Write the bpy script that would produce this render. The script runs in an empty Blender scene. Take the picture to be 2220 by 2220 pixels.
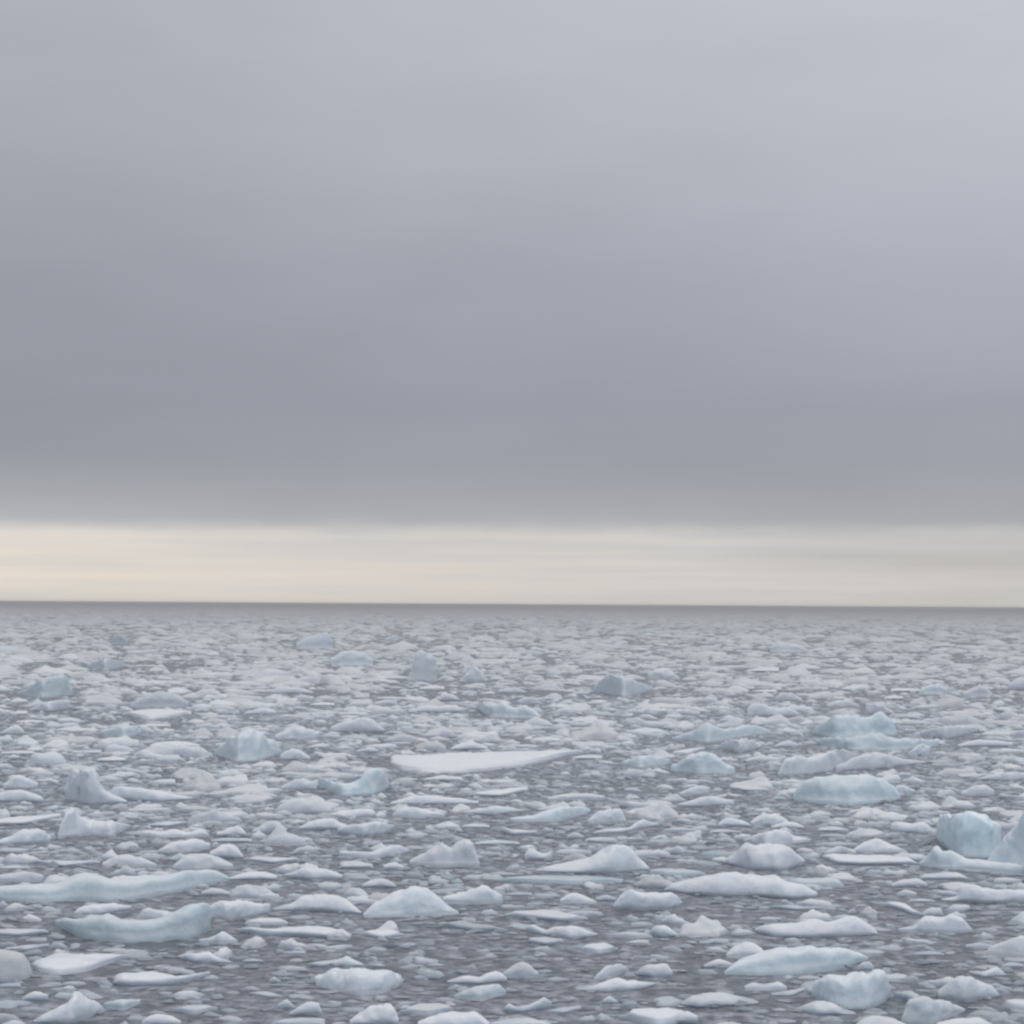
import bpy, math
import numpy as np

R = math.radians
HAZE = 0.0010                     # mist density per metre
scn = bpy.context.scene
COL = scn.collection
rng = np.random.default_rng(20240611)

# ------------------------------------------------------------------ camera
CAM_H = 8.0                       # deck height above the water, metres
SRC = 2220.0                      # the photograph's size in pixels
FPX = (SRC / 2) / math.tan(R(15)) # focal length in photograph pixels
PITCH = math.atan((1311 - 1110) / FPX)
ROLL = math.atan(14.5 / 2220)
cam_data = bpy.data.cameras.new("camera")
cam = bpy.data.objects.new("camera", cam_data)
COL.objects.link(cam)
cam_data.sensor_width = 36
cam_data.angle = R(30)
cam_data.clip_start = 0.5
cam_data.clip_end = 120000
from mathutils import Matrix, Vector
cam.matrix_world = Matrix.Translation((0, 0, CAM_H)) @ Matrix.Rotation(R(90) + PITCH, 4, 'X') @ Matrix.Rotation(ROLL, 4, 'Z')
scn.camera = cam
M3 = np.array(cam.matrix_world.to_3x3())

def rays(px, py):
    """directions through photograph pixels"""
    px = np.asarray(px, float); py = np.asarray(py, float)
    v = np.stack([(px - SRC / 2) / FPX, -(py - SRC / 2) / FPX, -np.ones_like(px)], -1)
    d = v @ M3.T
    return d

def project(P):
    q = (np.asarray(P, float) - np.array([0, 0, CAM_H])) @ M3
    return SRC / 2 + FPX * q[..., 0] / -q[..., 2], SRC / 2 - FPX * q[..., 1] / -q[..., 2]

# ------------------------------------------------------------------ world and sun
SUN_EL, SUN_AZ = 58.0, 140.0      # azimuth from +Y (ahead of the camera) towards +X: behind the right shoulder
world = bpy.data.worlds.new("World")
scn.world = world
world.use_nodes = True
nt = world.node_tree
for n in list(nt.nodes): nt.nodes.remove(n)
N = nt.nodes.new; L = nt.links.new
def wmath(op, a, b=None, c=None):
    m = N("ShaderNodeMath"); m.operation = op
    for i, v in enumerate((a, b, c)):
        if v is None: continue
        if isinstance(v, (int, float)): m.inputs[i].default_value = v
        else: L(v, m.inputs[i])
    return m.outputs[0]
tc = N("ShaderNodeTexCoord")
sep = N("ShaderNodeSeparateXYZ"); L(tc.outputs["Generated"], sep.inputs[0])
X, Y, Z = sep.outputs
el = wmath('MULTIPLY', wmath('ARCSINE', wmath('MAXIMUM', Z, 0.0)), 57.29578)
az = wmath('MULTIPLY', wmath('ARCTAN2', X, Y), 57.29578)          # 0 ahead, + to the right
def wnoise(sx, sz, scale, detail=3, off=0.0):
    cmb = N("ShaderNodeCombineXYZ")
    L(wmath('MULTIPLY', az, sx), cmb.inputs[0]); L(wmath('MULTIPLY', el, sz), cmb.inputs[1]); cmb.inputs[2].default_value = off
    t = N("ShaderNodeTexNoise"); t.inputs["Scale"].default_value = scale; t.inputs["Detail"].default_value = detail
    t.inputs["Roughness"].default_value = 0.5
    L(cmb.outputs[0], t.inputs["Vector"])
    return wmath('SUBTRACT', t.outputs["Fac"], 0.5)
# the cloud base sits a little lower on one side and its edge wavers
n_soft = wnoise(0.10, 0.25, 1.0, 4, 3.1)
n_edge = wnoise(0.42, 1.6, 1.0, 5, 9.3)
el2 = wmath('ADD', wmath('ADD', el, wmath('MULTIPLY', n_edge, 0.34)), wmath('MULTIPLY', wmath('MULTIPLY', n_soft, 1.9), wmath('MULTIPLY', wmath('MINIMUM', wmath('MAXIMUM', wmath('SUBTRACT', el, 3.0), 0), 4.0), 0.25)))
ramp = N("ShaderNodeValToRGB")
L(wmath('MULTIPLY', wmath('POWER', wmath('DIVIDE', el2, 90.0), 0.5), 1.0), ramp.inputs[0])
def lin(c): return tuple(((v / 255) / 12.92 if v / 255 <= 0.04045 else ((v / 255 + 0.055) / 1.055) ** 2.4) for v in c) + (1,)
stops = [(0.0, (208, 205, 199), 1), (0.6, (213, 210, 207), 1), (1.3, (212, 209, 206), 1), (2.05, (208, 207, 206), 1), (2.18, (201, 200, 200), 1), (2.50, (177, 178, 181), 1),
         (3.3, (166, 168, 174), 1), (4.3, (157, 160, 168), 1), (5.8, (155, 158, 168), 1), (9.5, (165, 168, 178), 1), (12.5, (175, 178, 187), 1),
         (16.0, (184, 187, 195), 1), (24, (200, 203, 211), 1), (40, (220, 223, 230), 1.07), (62, (234, 236, 242), 1.18), (90, (234, 236, 242), 1.30)]
cr = ramp.color_ramp; cr.interpolation = 'LINEAR'
while len(cr.elements) < len(stops): cr.elements.new(0.5)
for e, (deg, c, k) in zip(cr.elements, stops):
    e.position = (deg / 90) ** 0.5
    l = lin(c); e.color = (l[0] * k, l[1] * k, l[2] * k, 1)
# brighter to the right, dimmer to the left within the deck; long faint streaks in the bright band
deck = wmath('MINIMUM', wmath('MAXIMUM', wmath('DIVIDE', wmath('SUBTRACT', el, 2.6), 5.0), 0), 1)
side = wmath('MINIMUM', wmath('MAXIMUM', wmath('DIVIDE', az, 15.0), -1.3), 1.3)
n_big = wnoise(0.07, 0.10, 1.0, 3, 1.7)
streak = wnoise(0.06, 1.5, 1.0, 3, 5.5)
band = wmath('SUBTRACT', 1.0, wmath('MINIMUM', wmath('MAXIMUM', wmath('DIVIDE', wmath('SUBTRACT', el, 1.9), 0.5), 0), 1))
gain = wmath('ADD', 1.0, wmath('MULTIPLY', deck, wmath('ADD', wmath('MULTIPLY', side, 0.115), wmath('MULTIPLY', n_big, 0.14))))
wisp = wnoise(0.13, 0.48, 1.0, 6, 12.4)
gain = wmath('ADD', gain, wmath('MULTIPLY', wisp, 0.13))
low = wmath('SUBTRACT', 1.0, wmath('MINIMUM', wmath('MAXIMUM', wmath('DIVIDE', wmath('SUBTRACT', el, 2.6), 2.2), 0), 1))
gain = wmath('SUBTRACT', gain, wmath('MULTIPLY', low, wmath('MULTIPLY', side, 0.055)))
gain = wmath('ADD', gain, wmath('MULTIPLY', band, wmath('SUBTRACT', wmath('MULTIPLY', streak, 0.46), wmath('MULTIPLY', side, 0.045))))
warm = N("ShaderNodeMix"); warm.data_type = 'RGBA'; warm.blend_type = 'MULTIPLY'
L(wmath('MULTIPLY', band, wmath('MINIMUM', wmath('MAXIMUM', wmath('ADD', 0.22, wmath('ADD', wmath('MULTIPLY', side, -0.35), wmath('MULTIPLY', streak, 2.6))), 0.0), 1.0)), warm.inputs["Factor"])
L(ramp.outputs[0], warm.inputs[6]); warm.inputs[7].default_value = (1.07, 0.985, 0.89, 1)
vs = N("ShaderNodeVectorMath"); vs.operation = 'SCALE'; L(warm.outputs[2], vs.inputs[0]); L(gain, vs.inputs["Scale"])
sky = N("ShaderNodeTexSky"); sky.sky_type = 'NISHITA'; sky.sun_disc = False
sky.sun_elevation = R(SUN_EL); sky.sun_rotation = R(SUN_AZ); sky.dust_density = 4
sk = N("ShaderNodeVectorMath"); sk.operation = 'SCALE'; L(sky.outputs[0], sk.inputs[0]); sk.inputs["Scale"].default_value = 0.08
mixs = N("ShaderNodeMix"); mixs.data_type = 'RGBA'; mixs.inputs["Factor"].default_value = 0.97
L(sk.outputs[0], mixs.inputs[6]); L(vs.outputs[0], mixs.inputs[7])
bg = N("ShaderNodeBackground"); L(mixs.outputs[2], bg.inputs[0]); bg.inputs[1].default_value = 1.0
out = N("ShaderNodeOutputWorld"); L(bg.outputs[0], out.inputs[0])

sun_d = bpy.data.lights.new("sun", 'SUN'); sun_d.energy = 0.5; sun_d.angle = R(25); sun_d.color = (1, 0.97, 0.93)
sun = bpy.data.objects.new("sun", sun_d); COL.objects.link(sun)
a, e = R(SUN_AZ), R(SUN_EL)
sun_dir = Vector((math.sin(a) * math.cos(e), math.cos(a) * math.cos(e), math.sin(e)))
sun.rotation_euler = (-sun_dir).to_track_quat('-Z', 'Y').to_euler()

scn.view_settings.view_transform = 'Standard'; scn.view_settings.look = 'None'
scn.view_settings.exposure = 0.0; scn.view_settings.gamma = 1
scn.render.engine = 'CYCLES'
scn.cycles.filter_width = 2.4
scn.cycles.max_bounces = 6; scn.cycles.diffuse_bounces = 3; scn.cycles.glossy_bounces = 3
scn.cycles.use_denoising = True

# ------------------------------------------------------------------ materials
def new_mat(name):
    m = bpy.data.materials.new(name); m.use_nodes = True
    t = m.node_tree
    for n in list(t.nodes): t.nodes.remove(n)
    o = t.nodes.new("ShaderNodeOutputMaterial"); p = t.nodes.new("ShaderNodeBsdfPrincipled")
    t.links.new(p.outputs[0], o.inputs[0])
    return m, t, p
def nmath(t, op, a, b=None, clamp=False):
    m = t.nodes.new("ShaderNodeMath"); m.operation = op; m.use_clamp = clamp
    for i, v in enumerate((a, b)):
        if v is None: continue
        if isinstance(v, (int, float)): m.inputs[i].default_value = v
        else: t.links.new(v, m.inputs[i])
    return m.outputs[0]
def nnoise(t, scale, detail=4, rough=0.55, vec=None):
    n = t.nodes.new("ShaderNodeTexNoise"); n.inputs["Scale"].default_value = scale
    n.inputs["Detail"].default_value = detail; n.inputs["Roughness"].default_value = rough
    if vec is not None: t.links.new(vec, n.inputs["Vector"])
    return n.outputs["Fac"]
def nmix(t, f, a, b, blend='MIX'):
    m = t.nodes.new("ShaderNodeMix"); m.data_type = 'RGBA'; m.blend_type = blend
    for i, v in ((0, f), (6, a), (7, b)):
        if isinstance(v, (int, float)): m.inputs[i].default_value = v
        elif isinstance(v, tuple): m.inputs[i].default_value = v
        else: t.links.new(v, m.inputs[i])
    return m.outputs[2]

# water: dark grey sea, thin grease ice and brash slush floating in it
WATER, t, p = new_mat("sea_water")
geo = t.nodes.new("ShaderNodeNewGeometry").outputs["Position"]
slush_a = nnoise(t, 1.1, 6, 0.68, geo)
slush_b = nnoise(t, 0.35, 4, 0.55, geo)
slush_c = nnoise(t, 0.05, 4, 0.6, geo)
f = nmath(t, 'ADD', nmath(t, 'MULTIPLY', slush_a, 0.62), nmath(t, 'MULTIPLY', nmath(t, 'ADD', slush_b, slush_c), 0.34))
mr = t.nodes.new("ShaderNodeMapRange"); t.links.new(f, mr.inputs[0])
mr.inputs[1].default_value = 0.50; mr.inputs[2].default_value = 0.66; mr.clamp = True
slush = mr.outputs[0]
tone_n = t.nodes.new('ShaderNodeMapRange'); t.links.new(nnoise(t, 2.6, 5, 0.65, geo), tone_n.inputs[0]); tone_n.inputs[1].default_value = 0.40; tone_n.inputs[2].default_value = 0.68
tone = nmix(t, tone_n.outputs[0], (0.12, 0.135, 0.16, 1), (0.40, 0.42, 0.455, 1))
col = nmix(t, slush, (0.038, 0.044, 0.056, 1), tone)
t.links.new(col, p.inputs["Base Color"])
t.links.new(nmath(t, 'ADD', 0.08, nmath(t, 'MULTIPLY', slush, 0.5)), p.inputs["Roughness"])
t.links.new(nmath(t, 'SUBTRACT', 0.5, nmath(t, 'MULTIPLY', slush, 0.3)), p.inputs["Specular IOR Level"])
p.inputs["IOR"].default_value = 1.33
bump = t.nodes.new("ShaderNodeBump"); bump.inputs["Strength"].default_value = 0.6; bump.inputs["Distance"].default_value = 0.05
h = nmath(t, 'ADD', nmath(t, 'MULTIPLY', nnoise(t, 1.3, 5, 0.62, geo), 1.0), nmath(t, 'MULTIPLY', slush, 0.35))
t.links.new(h, bump.inputs["Height"]); t.links.new(bump.outputs[0], p.inputs["Normal"])

# ice: snow-white crust on faces that look up, dense blue ice on steep faces; "ice" attribute = (blueness, tone, warmth)
ICE, t, p = new_mat("glacier_ice")
att = t.nodes.new("ShaderNodeAttribute"); att.attribute_name = "ice"
sx = t.nodes.new("ShaderNodeSeparateXYZ"); t.links.new(att.outputs["Vector"], sx.inputs[0])
blue, toneA, warmA = sx.outputs
g = t.nodes.new("ShaderNodeNewGeometry")
pos = g.outputs["Position"]
nz = t.nodes.new("ShaderNodeSeparateXYZ"); t.links.new(g.outputs["Normal"], nz.inputs[0])
sp = t.nodes.new("ShaderNodeSeparateXYZ"); t.links.new(pos, sp.inputs[0])
patch = nnoise(t, 1.4, 4, 0.6, pos)
up = nmath(t, 'ADD', nz.outputs[2], nmath(t, 'MULTIPLY', nmath(t, 'SUBTRACT', patch, 0.5), 0.9))
mr = t.nodes.new("ShaderNodeMapRange"); t.links.new(up, mr.inputs[0]); mr.inputs[1].default_value = 0.25; mr.inputs[2].default_value = 0.85
snowy = mr.outputs[0]
bare = nmix(t, blue, (0.65, 0.69, 0.76, 1), (0.58, 0.72, 0.79, 1))
top = nmix(t, blue, (0.73, 0.745, 0.765, 1), (0.69, 0.755, 0.79, 1))
c = nmix(t, snowy, bare, top)
dirt = nmix(t, warmA, (1, 1, 1, 1), (0.90, 0.87, 0.82, 1))
c = nmix(t, 1.0, c, dirt, 'MULTIPLY')
tv = t.nodes.new("ShaderNodeVectorMath"); tv.operation = 'SCALE'; t.links.new(c, tv.inputs[0])
fine = nmath(t, 'ADD', 0.90, nmath(t, 'MULTIPLY', nnoise(t, 5.0, 4, 0.6, pos), 0.2))
t.links.new(nmath(t, 'MULTIPLY', toneA, fine), tv.inputs["Scale"])
# the lowest hand's breadth is soaked and clear: wet ice, an irregular line
wet_line = nmath(t, 'ADD', 0.05, nmath(t, 'MULTIPLY', nmath(t, 'SUBTRACT', nnoise(t, 0.9, 3, 0.5, pos), 0.4), 0.22))
mw = t.nodes.new("ShaderNodeMapRange"); t.links.new(nmath(t, 'SUBTRACT', sp.outputs[2], wet_line), mw.inputs[0])
mw.inputs[1].default_value = -0.03; mw.inputs[2].default_value = 0.05; mw.inputs[3].default_value = 1; mw.inputs[4].default_value = 0
final = nmix(t, nmath(t, 'MULTIPLY', mw.outputs[0], 0.6), tv.outputs[0], nmix(t, blue, (0.30, 0.34, 0.40, 1), (0.28, 0.41, 0.48, 1)))
t.links.new(final, p.inputs["Base Color"])
t.links.new(nmath(t, 'ADD', 0.30, nmath(t, 'MULTIPLY', snowy, 0.5)), p.inputs["Roughness"])
p.inputs["IOR"].default_value = 1.31
p.inputs['Subsurface Weight'].default_value = 0.35; p.inputs['Subsurface Radius'].default_value = (0.7, 0.95, 1.1); p.inputs['Subsurface Scale'].default_value = 0.45
p.inputs["Specular IOR Level"].default_value = 0.35
bump = t.nodes.new("ShaderNodeBump"); bump.inputs["Strength"].default_value = 0.8; bump.inputs["Distance"].default_value = 0.07
rid = t.nodes.new("ShaderNodeTexNoise"); rid.noise_type = 'RIDGED_MULTIFRACTAL'; rid.inputs["Scale"].default_value = 1.7; rid.inputs["Detail"].default_value = 3; t.links.new(pos, rid.inputs["Vector"])
t.links.new(nmath(t, 'ADD', nnoise(t, 3.2, 5, 0.6, pos), nmath(t, 'MULTIPLY', rid.outputs["Fac"], -0.35)), bump.inputs["Height"]); t.links.new(bump.outputs[0], p.inputs["Normal"])

# ------------------------------------------------------------------ mesh helpers
def make_mesh(name, V, F, ice, smooth=True):
    """V (n,3); F (m,4) quads (a repeated last index = triangle is not used); ice (n,3)"""
    me = bpy.data.meshes.new(name)
    V = np.ascontiguousarray(V, dtype=np.float32); F = np.ascontiguousarray(F, dtype=np.int32)
    me.vertices.add(len(V)); me.vertices.foreach_set("co", V.ravel())
    me.loops.add(F.size); me.loops.foreach_set("vertex_index", F.ravel())
    me.polygons.add(len(F)); me.polygons.foreach_set("loop_start", np.arange(0, F.size, F.shape[1], dtype=np.int32))
    me.polygons.foreach_set("use_smooth", np.full(len(F), smooth))
    me.update(calc_edges=True)
    if ice is not None:
        at = me.attributes.new("ice", 'FLOAT_VECTOR', 'POINT')
        at.data.foreach_set("vector", np.ascontiguousarray(ice, dtype=np.float32).ravel())
    me.validate()
    return me

def link(name, me, mat, loc=(0, 0, 0), parent=None):
    o = bpy.data.objects.new(name, me); COL.objects.link(o); o.location = loc
    if mat: me.materials.append(mat)
    if parent: o.parent = parent
    return o

_perm = rng.permutation(4096)
_val = rng.random(4096) * 2 - 1
def vnoise(P):
    P = np.asarray(P, float); i = np.floor(P).astype(int); f = P - i; f = f * f * (3 - 2 * f)
    def hsh(a, b, c): return _val[(_perm[(_perm[(_perm[a & 4095] + b) & 4095] + c) & 4095])]
    x, y, z = i[..., 0], i[..., 1], i[..., 2]; fx, fy, fz = f[..., 0], f[..., 1], f[..., 2]
    r = 0
    for dx in (0, 1):
        for dy in (0, 1):
            for dz in (0, 1):
                w = (fx if dx else 1 - fx) * (fy if dy else 1 - fy) * (fz if dz else 1 - fz)
                r = r + w * hsh(x + dx, y + dy, z + dz)
    return r
def fbm(P, oct=3):
    s = 0; a = 1.0; P = np.asarray(P, float)
    for k in range(oct):
        s = s + a * vnoise(P * 2 ** k + 17.3 * k); a *= 0.5
    return s

# ------------------------------------------------------------------ the sea
def ring_sheet(radii, nseg=96):
    V = [(0, 0, 0)]; F = []
    ang = np.linspace(0, 2 * math.pi, nseg, endpoint=False)
    Vs = [np.array([[0, 0, 0]])]
    for r in radii: Vs.append(np.stack([r * np.sin(ang), r * np.cos(ang), 0 * ang], 1))
    V = np.concatenate(Vs)
    for k in range(nseg):  # innermost fan as quads with pairs of segments
        if k % 2 == 0: F.append((0, 1 + (k + 2) % nseg, 1 + (k + 1) % nseg, 1 + k))
    for q in range(len(radii) - 1):
        a0 = 1 + q * nseg; b0 = a0 + nseg
        for k in range(nseg): F.append((a0 + k, a0 + (k + 1) % nseg, b0 + (k + 1) % nseg, b0 + k))
    return V, np.array(F)
V, F = ring_sheet([20, 60, 150, 400, 1000, 3000, 9000, 24000, 60000])
sea = link("sea_water", make_mesh("sea_water", V, F, None, False), WATER)
# face normals up
me = sea.data
if me.polygons[20].normal.z < 0: me.flip_normals()
sea["kind"] = "structure"

# ------------------------------------------------------------------ traced ice
TILE = {1: (0, 1280), 2: (740, 1280), 3: (1480, 1280), 4: (0, 1750), 5: (740, 1750), 6: (1480, 1750)}
S = 740 / 1932.0
occ = []                       # circles (x, y, r) already taken
refs = []                      # (x, y, phrase, owner) that other labels may point to
GROUP = "pieces of brash ice drifting on the sea"

def strip_mesh(tile, top, base, kind, blue=0.2, tone=1.0, depth=None, H=None, warm=0.0, seed=0, rough=1.0, vr=0.42, skirt=None):
    x0, y0 = TILE[tile]
    top = np.array(top, float) * S + (x0, y0)
    base = np.array([(top[0, 0] - x0, 0), (1e5, 0)]) if base is None else base
    if isinstance(base, (int, float)): base = [(-9999, base), (9999, base)]
    base = np.array(base, float) * S + (x0, y0)
    xa, xb = top[0, 0], top[-1, 0]
    wpx = xb - xa
    nu = int(min(120, max(34, wpx / 2.2)))
    u = (1 - np.cos(np.linspace(0, math.pi, nu))) / 2 * 0.55 + np.linspace(0, 1, nu) * 0.45
    px = xa + u * wpx
    yt = np.interp(px, top[:, 0], top[:, 1]); yb = np.interp(px, base[:, 0], base[:, 1])
    ks = max(2, nu // 18); kern = np.hanning(2 * ks + 3); kern /= kern.sum()
    yt = 0.25 * yt + 0.75 * np.convolve(np.pad(yt, ks + 1, 'edge'), kern, 'valid')
    kb_ = np.hanning(4 * ks + 3); kb_ /= kb_.sum(); yb = np.convolve(np.pad(yb, 2 * ks + 1, 'edge'), kb_, 'valid')
    yt = np.minimum(yt, yb - 0.6)
    boxes.append((xa, xb, yt.min(), yb.max()))
    db = rays(px, yb); dt = rays(px, yt)
    kb = CAM_H / -db[:, 2]; rf = kb * np.hypot(db[:, 0], db[:, 1])      # horizontal distance of the front waterline
    dirx = db[:, 0] / np.hypot(db[:, 0], db[:, 1]); diry = db[:, 1] / np.hypot(db[:, 0], db[:, 1])
    slope = dt[:, 2] / np.hypot(dt[:, 0], dt[:, 1])
    wm = wpx / FPX * rf.mean()
    tip = np.clip(1 - (2 * u - 1) ** 2, 0, 1) ** 0.5
    if kind == 'flat':
        app = (yb - yt).max() / FPX * rf.mean()                        # apparent height in metres if upright
        Hc = H if H is not None else min(0.30, 0.42 * app)
        Hu = Hc * np.clip(tip * 1.6, 0.05, 1)
        rb = (CAM_H - Hu) / -slope
        D = np.maximum(rb - rf, 0.10 * wm * tip + 0.01)
        D = np.convolve(np.pad(D, 2, 'edge'), np.ones(5) / 5, 'valid')
        Hu = np.minimum(Hu, 0.5 * D + 0.03)
        n = 5.0
    else:
        ratio = depth if depth is not None else 0.55
        D = ratio * wm * tip + 0.02
        rr = rf + vr * D
        Hu = np.clip(CAM_H + slope * rr, 0.02, 60)
        n = 2.3 if kind == 'lump' else 3.6
    D = D * (1 - 0.10 * np.abs(vnoise(np.stack([u * 9, u * 0 + seed, u * 0], 1))))
    kh = np.hanning(7); kh /= kh.sum(); Hu = np.convolve(np.pad(Hu, 3, 'edge'), kh, 'valid')
    # cross-section
    nv = 19
    ph = np.linspace(R(9), R(171), nv)
    cy = -np.sign(np.cos(ph)) * np.abs(np.cos(ph)) ** (2 / n)
    cz = np.abs(np.sin(ph)) ** (2 / n)
    cy = np.where(cy < 0, (cy + 1) * vr, vr + cy * (1 - vr))
    k_ = skirt if skirt is not None else (0.16 if blue >= .4 else (0.10 if seed % 3 == 0 else -0.04))
    cy = np.concatenate([[-k_ * 1.3, -k_], cy, [0.95, 0.86]])
    cz = np.concatenate([[-9, -8], cz, [-8, -9]])
    yy = rf[:, None] + D[:, None] * cy[None, :]
    zz = Hu[:, None] * np.clip(cz, 0, 1)[None, :]
    zz = np.where(cz[None, :] == -8, np.where(np.arange(len(cz)) < 4, 0.014, -0.04)[None, :], np.where(cz[None, :] == -9, -0.45, zz))
    P = np.stack([dirx[:, None] * yy, diry[:, None] * yy, zz], -1)
    # rough, chipped surface
    sc = max(0.25, min(wm, 6.0) * 0.16)
    q = P / sc; q[..., 2] *= 1.2; q[..., 0] += seed * 7.7
    amp = rough * np.clip(Hu, 0, 1.4)[:, None] * (0.05 if kind == 'flat' else 0.10)
    above = np.clip(np.maximum(cz, 0), 0, 1)[None, :] ** 0.5
    P[..., 2] += amp * (fbm(q, 3) + 0.35 * fbm(q * 3.1, 2)) * above
    P[..., 0] += amp * 0.8 * fbm(q + 31.7, 3) * (cz > 0)[None, :]
    P[..., 1] += amp * 0.8 * fbm(q + 77.1, 3) * (cz > 0)[None, :]
    nvt = P.shape[1]
    idx = np.arange(nu * nvt).reshape(nu, nvt)
    F = np.stack([idx[:-1, :-1], idx[1:, :-1], idx[1:, 1:], idx[:-1, 1:]], -1).reshape(-1, 4)
    V = P.reshape(-1, 3)
    c = np.array([dirx[nu // 2] * (rf + D / 2)[nu // 2], diry[nu // 2] * (rf + D / 2)[nu // 2], 0])
    bl = np.clip(blue + 0.25 * blue * fbm(P / max(0.6, wm * 0.25) + 5, 2), 0, 1)
    ice = np.stack([bl, np.full_like(bl, tone), np.full_like(bl, warm)], -1).reshape(-1, 3)
    for k in range(1, nu - 1, 2):
        rad = D[k] / 2
        steps = 1
        occ.append((dirx[k] * (rf[k] + rad), diry[k] * (rf[k] + rad), max(rad * 0.95, 0.06)))
        if depth is None and kind == 'flat': continue
    return V - c, F, ice, c, wm, Hu.max()

traced = []
boxes = []                     # outlines in the picture: loose pieces stay clear of their fronts
def ice(name, tile, top, base, kind='lump', label=None, ref=None, **kw):
    """one piece of ice; label None: written later from its look and what it lies beside"""
    kw.setdefault('seed', len(traced) + 1)
    V, F, A, c, wm, hm = strip_mesh(tile, top, base, kind, **kw)
    o = link(name, make_mesh(name, V, F, A), ICE, tuple(c))
    o["category"] = {"ice_floe": "ice floe", "ice_chunk": "ice chunk", "iceberg": "small iceberg"}[name]
    o["group"] = GROUP
    if label: o["label"] = label
    if ref: refs.append((c[0], c[1], ref, o))
    traced.append(dict(o=o, c=c, w=wm, h=hm, kind=kind, blue=kw.get('blue', 0.2), tone=kw.get('tone', 1.0)))
    return o
def compound(name, label, ref, specs):
    """an Empty with several ice masses frozen into one piece"""
    res = [(pn, strip_mesh(*a, **k)) for pn, a, k in specs]
    c = res[0][1][3]
    root = bpy.data.objects.new(name, None); COL.objects.link(root); root.location = tuple(c)
    root["label"] = label; root["category"] = "small iceberg"; root["group"] = GROUP
    for pn, (V, F, A, cc, wm, hm) in res:
        link(pn, make_mesh(pn, V, F, A), ICE, tuple(cc - c), root)
    refs.append((c[0], c[1], ref, root))
    traced.append(dict(o=root, c=c, w=res[0][1][4], h=res[0][1][5], kind='block', blue=.9, tone=1))
    return root

# ---- tile 6: right, near
compound("iceberg", "turquoise boulder of ice and tall white shoulder joined by a low ledge", "the turquoise boulder iceberg", [
    ("blue_boulder", (6, [(1436, 120), (1448, 60), (1470, 38), (1550, 45), (1620, 20), (1700, 40), (1770, 80), (1815, 120), (1822, 170), (1800, 235)], [(1436, 180), (1500, 235), (1560, 275), (1740, 285), (1810, 250)], 'block'), dict(blue=0.9, tone=1.12, depth=0.7, seed=3, rough=0.7)),
    ("white_shoulder", (6, [(1720, 310), (1780, 215), (1870, 130), (1932, 20), (2010, -60), (2100, -40), (2230, 60), (2330, 200)], [(1720, 345), (2000, 380), (2330, 340)], 'lump'), dict(blue=0.7, depth=0.5, seed=4)),
    ("low_ledge", (6, [(1335, 318), (1400, 265), (1425, 215), (1440, 205), (1460, 250), (1530, 245), (1545, 255), (1600, 292), (1740, 300), (1932, 330)], [(1335, 330), (1500, 350), (1700, 365), (1932, 385)], 'lump'), dict(blue=0.45, depth=0.30, seed=5)),
])
ice("ice_floe", 6, [(790, 270), (850, 255), (1000, 265), (1150, 262), (1270, 275), (1335, 322)], [(790, 285), (870, 325), (1100, 330), (1335, 325)], 'flat', "narrow flat white floe with a clean level edge, beside the turquoise boulder iceberg", "the narrow level-edged floe", blue=.15)
ice("ice_chunk", 6, [(960, 245), (1020, 200), (1100, 180), (1190, 215), (1270, 247)], 254, blue=.2)
ice("ice_floe", 6, [(-105, 465), (-60, 430), (0, 422), (100, 395), (230, 375), (360, 383), (480, 400), (535, 392), (600, 425), (690, 430), (700, 455), (765, 485)], [(-105, 470), (0, 490), (200, 510), (400, 505), (600, 525), (765, 505)], 'lump', "long smooth white floe arching gently, open grey water in front of it", "the long arched white floe", depth=.36, blue=.2)
ice("ice_floe", 6, [(410, 690), (440, 672), (500, 665), (640, 660), (700, 642), (740, 640), (840, 650), (880, 622), (960, 620), (1040, 660), (1075, 680), (1105, 712)], [(410, 705), (500, 735), (700, 745), (900, 735), (1105, 722)], 'lump', "long white floe with a lumpy humped top and clear lead behind", "the lumpy-topped long floe", depth=.32, blue=.12)
ice("ice_chunk", 6, [(1220, 688), (1320, 675), (1345, 630), (1380, 622), (1470, 635), (1530, 608), (1560, 625), (1590, 630), (1615, 665), (1640, 698)], [(1220, 700), (1350, 715), (1500, 718), (1640, 705)], 'block', "squat white block with notched top and a thin tongue on one side", "the squat notched block", depth=.3, blue=.12)
ice("ice_floe", 6, [(1130, 545), (1190, 530), (1260, 535), (1300, 570), (1380, 612)], [(1130, 558), (1230, 580), (1300, 612), (1380, 622)], 'flat', "slanting white tongue of ice pointing at the squat notched block", "the slanting white tongue", blue=.1)
ice("ice_chunk", 6, [(1350, 600), (1400, 570), (1460, 572), (1475, 610)], 618, blue=.2, tone=.85)
ice("ice_chunk", 6, [(245, 832), (290, 790), (350, 760), (410, 772), (445, 800), (475, 835)], 852, 'lump', "white dome of ice tucked behind the bluish wave-cut floe", "the small white dome", depth=.8, blue=.15)
ice("ice_floe", 6, [(235, 932), (300, 880), (370, 850), (470, 830), (560, 800), (640, 800), (700, 783), (780, 802), (880, 800), (980, 822), (1050, 850)], [(235, 945), (300, 945), (450, 948), (650, 942), (830, 925), (950, 890), (1050, 857)], 'block', "long bluish wave-cut floe with a bright rim, curving down to one side", "the bluish wave-cut floe", depth=.28, blue=.6)
ice("ice_chunk", 6, [(118, 892), (200, 860), (240, 868), (290, 888)], 908, blue=.1)
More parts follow.
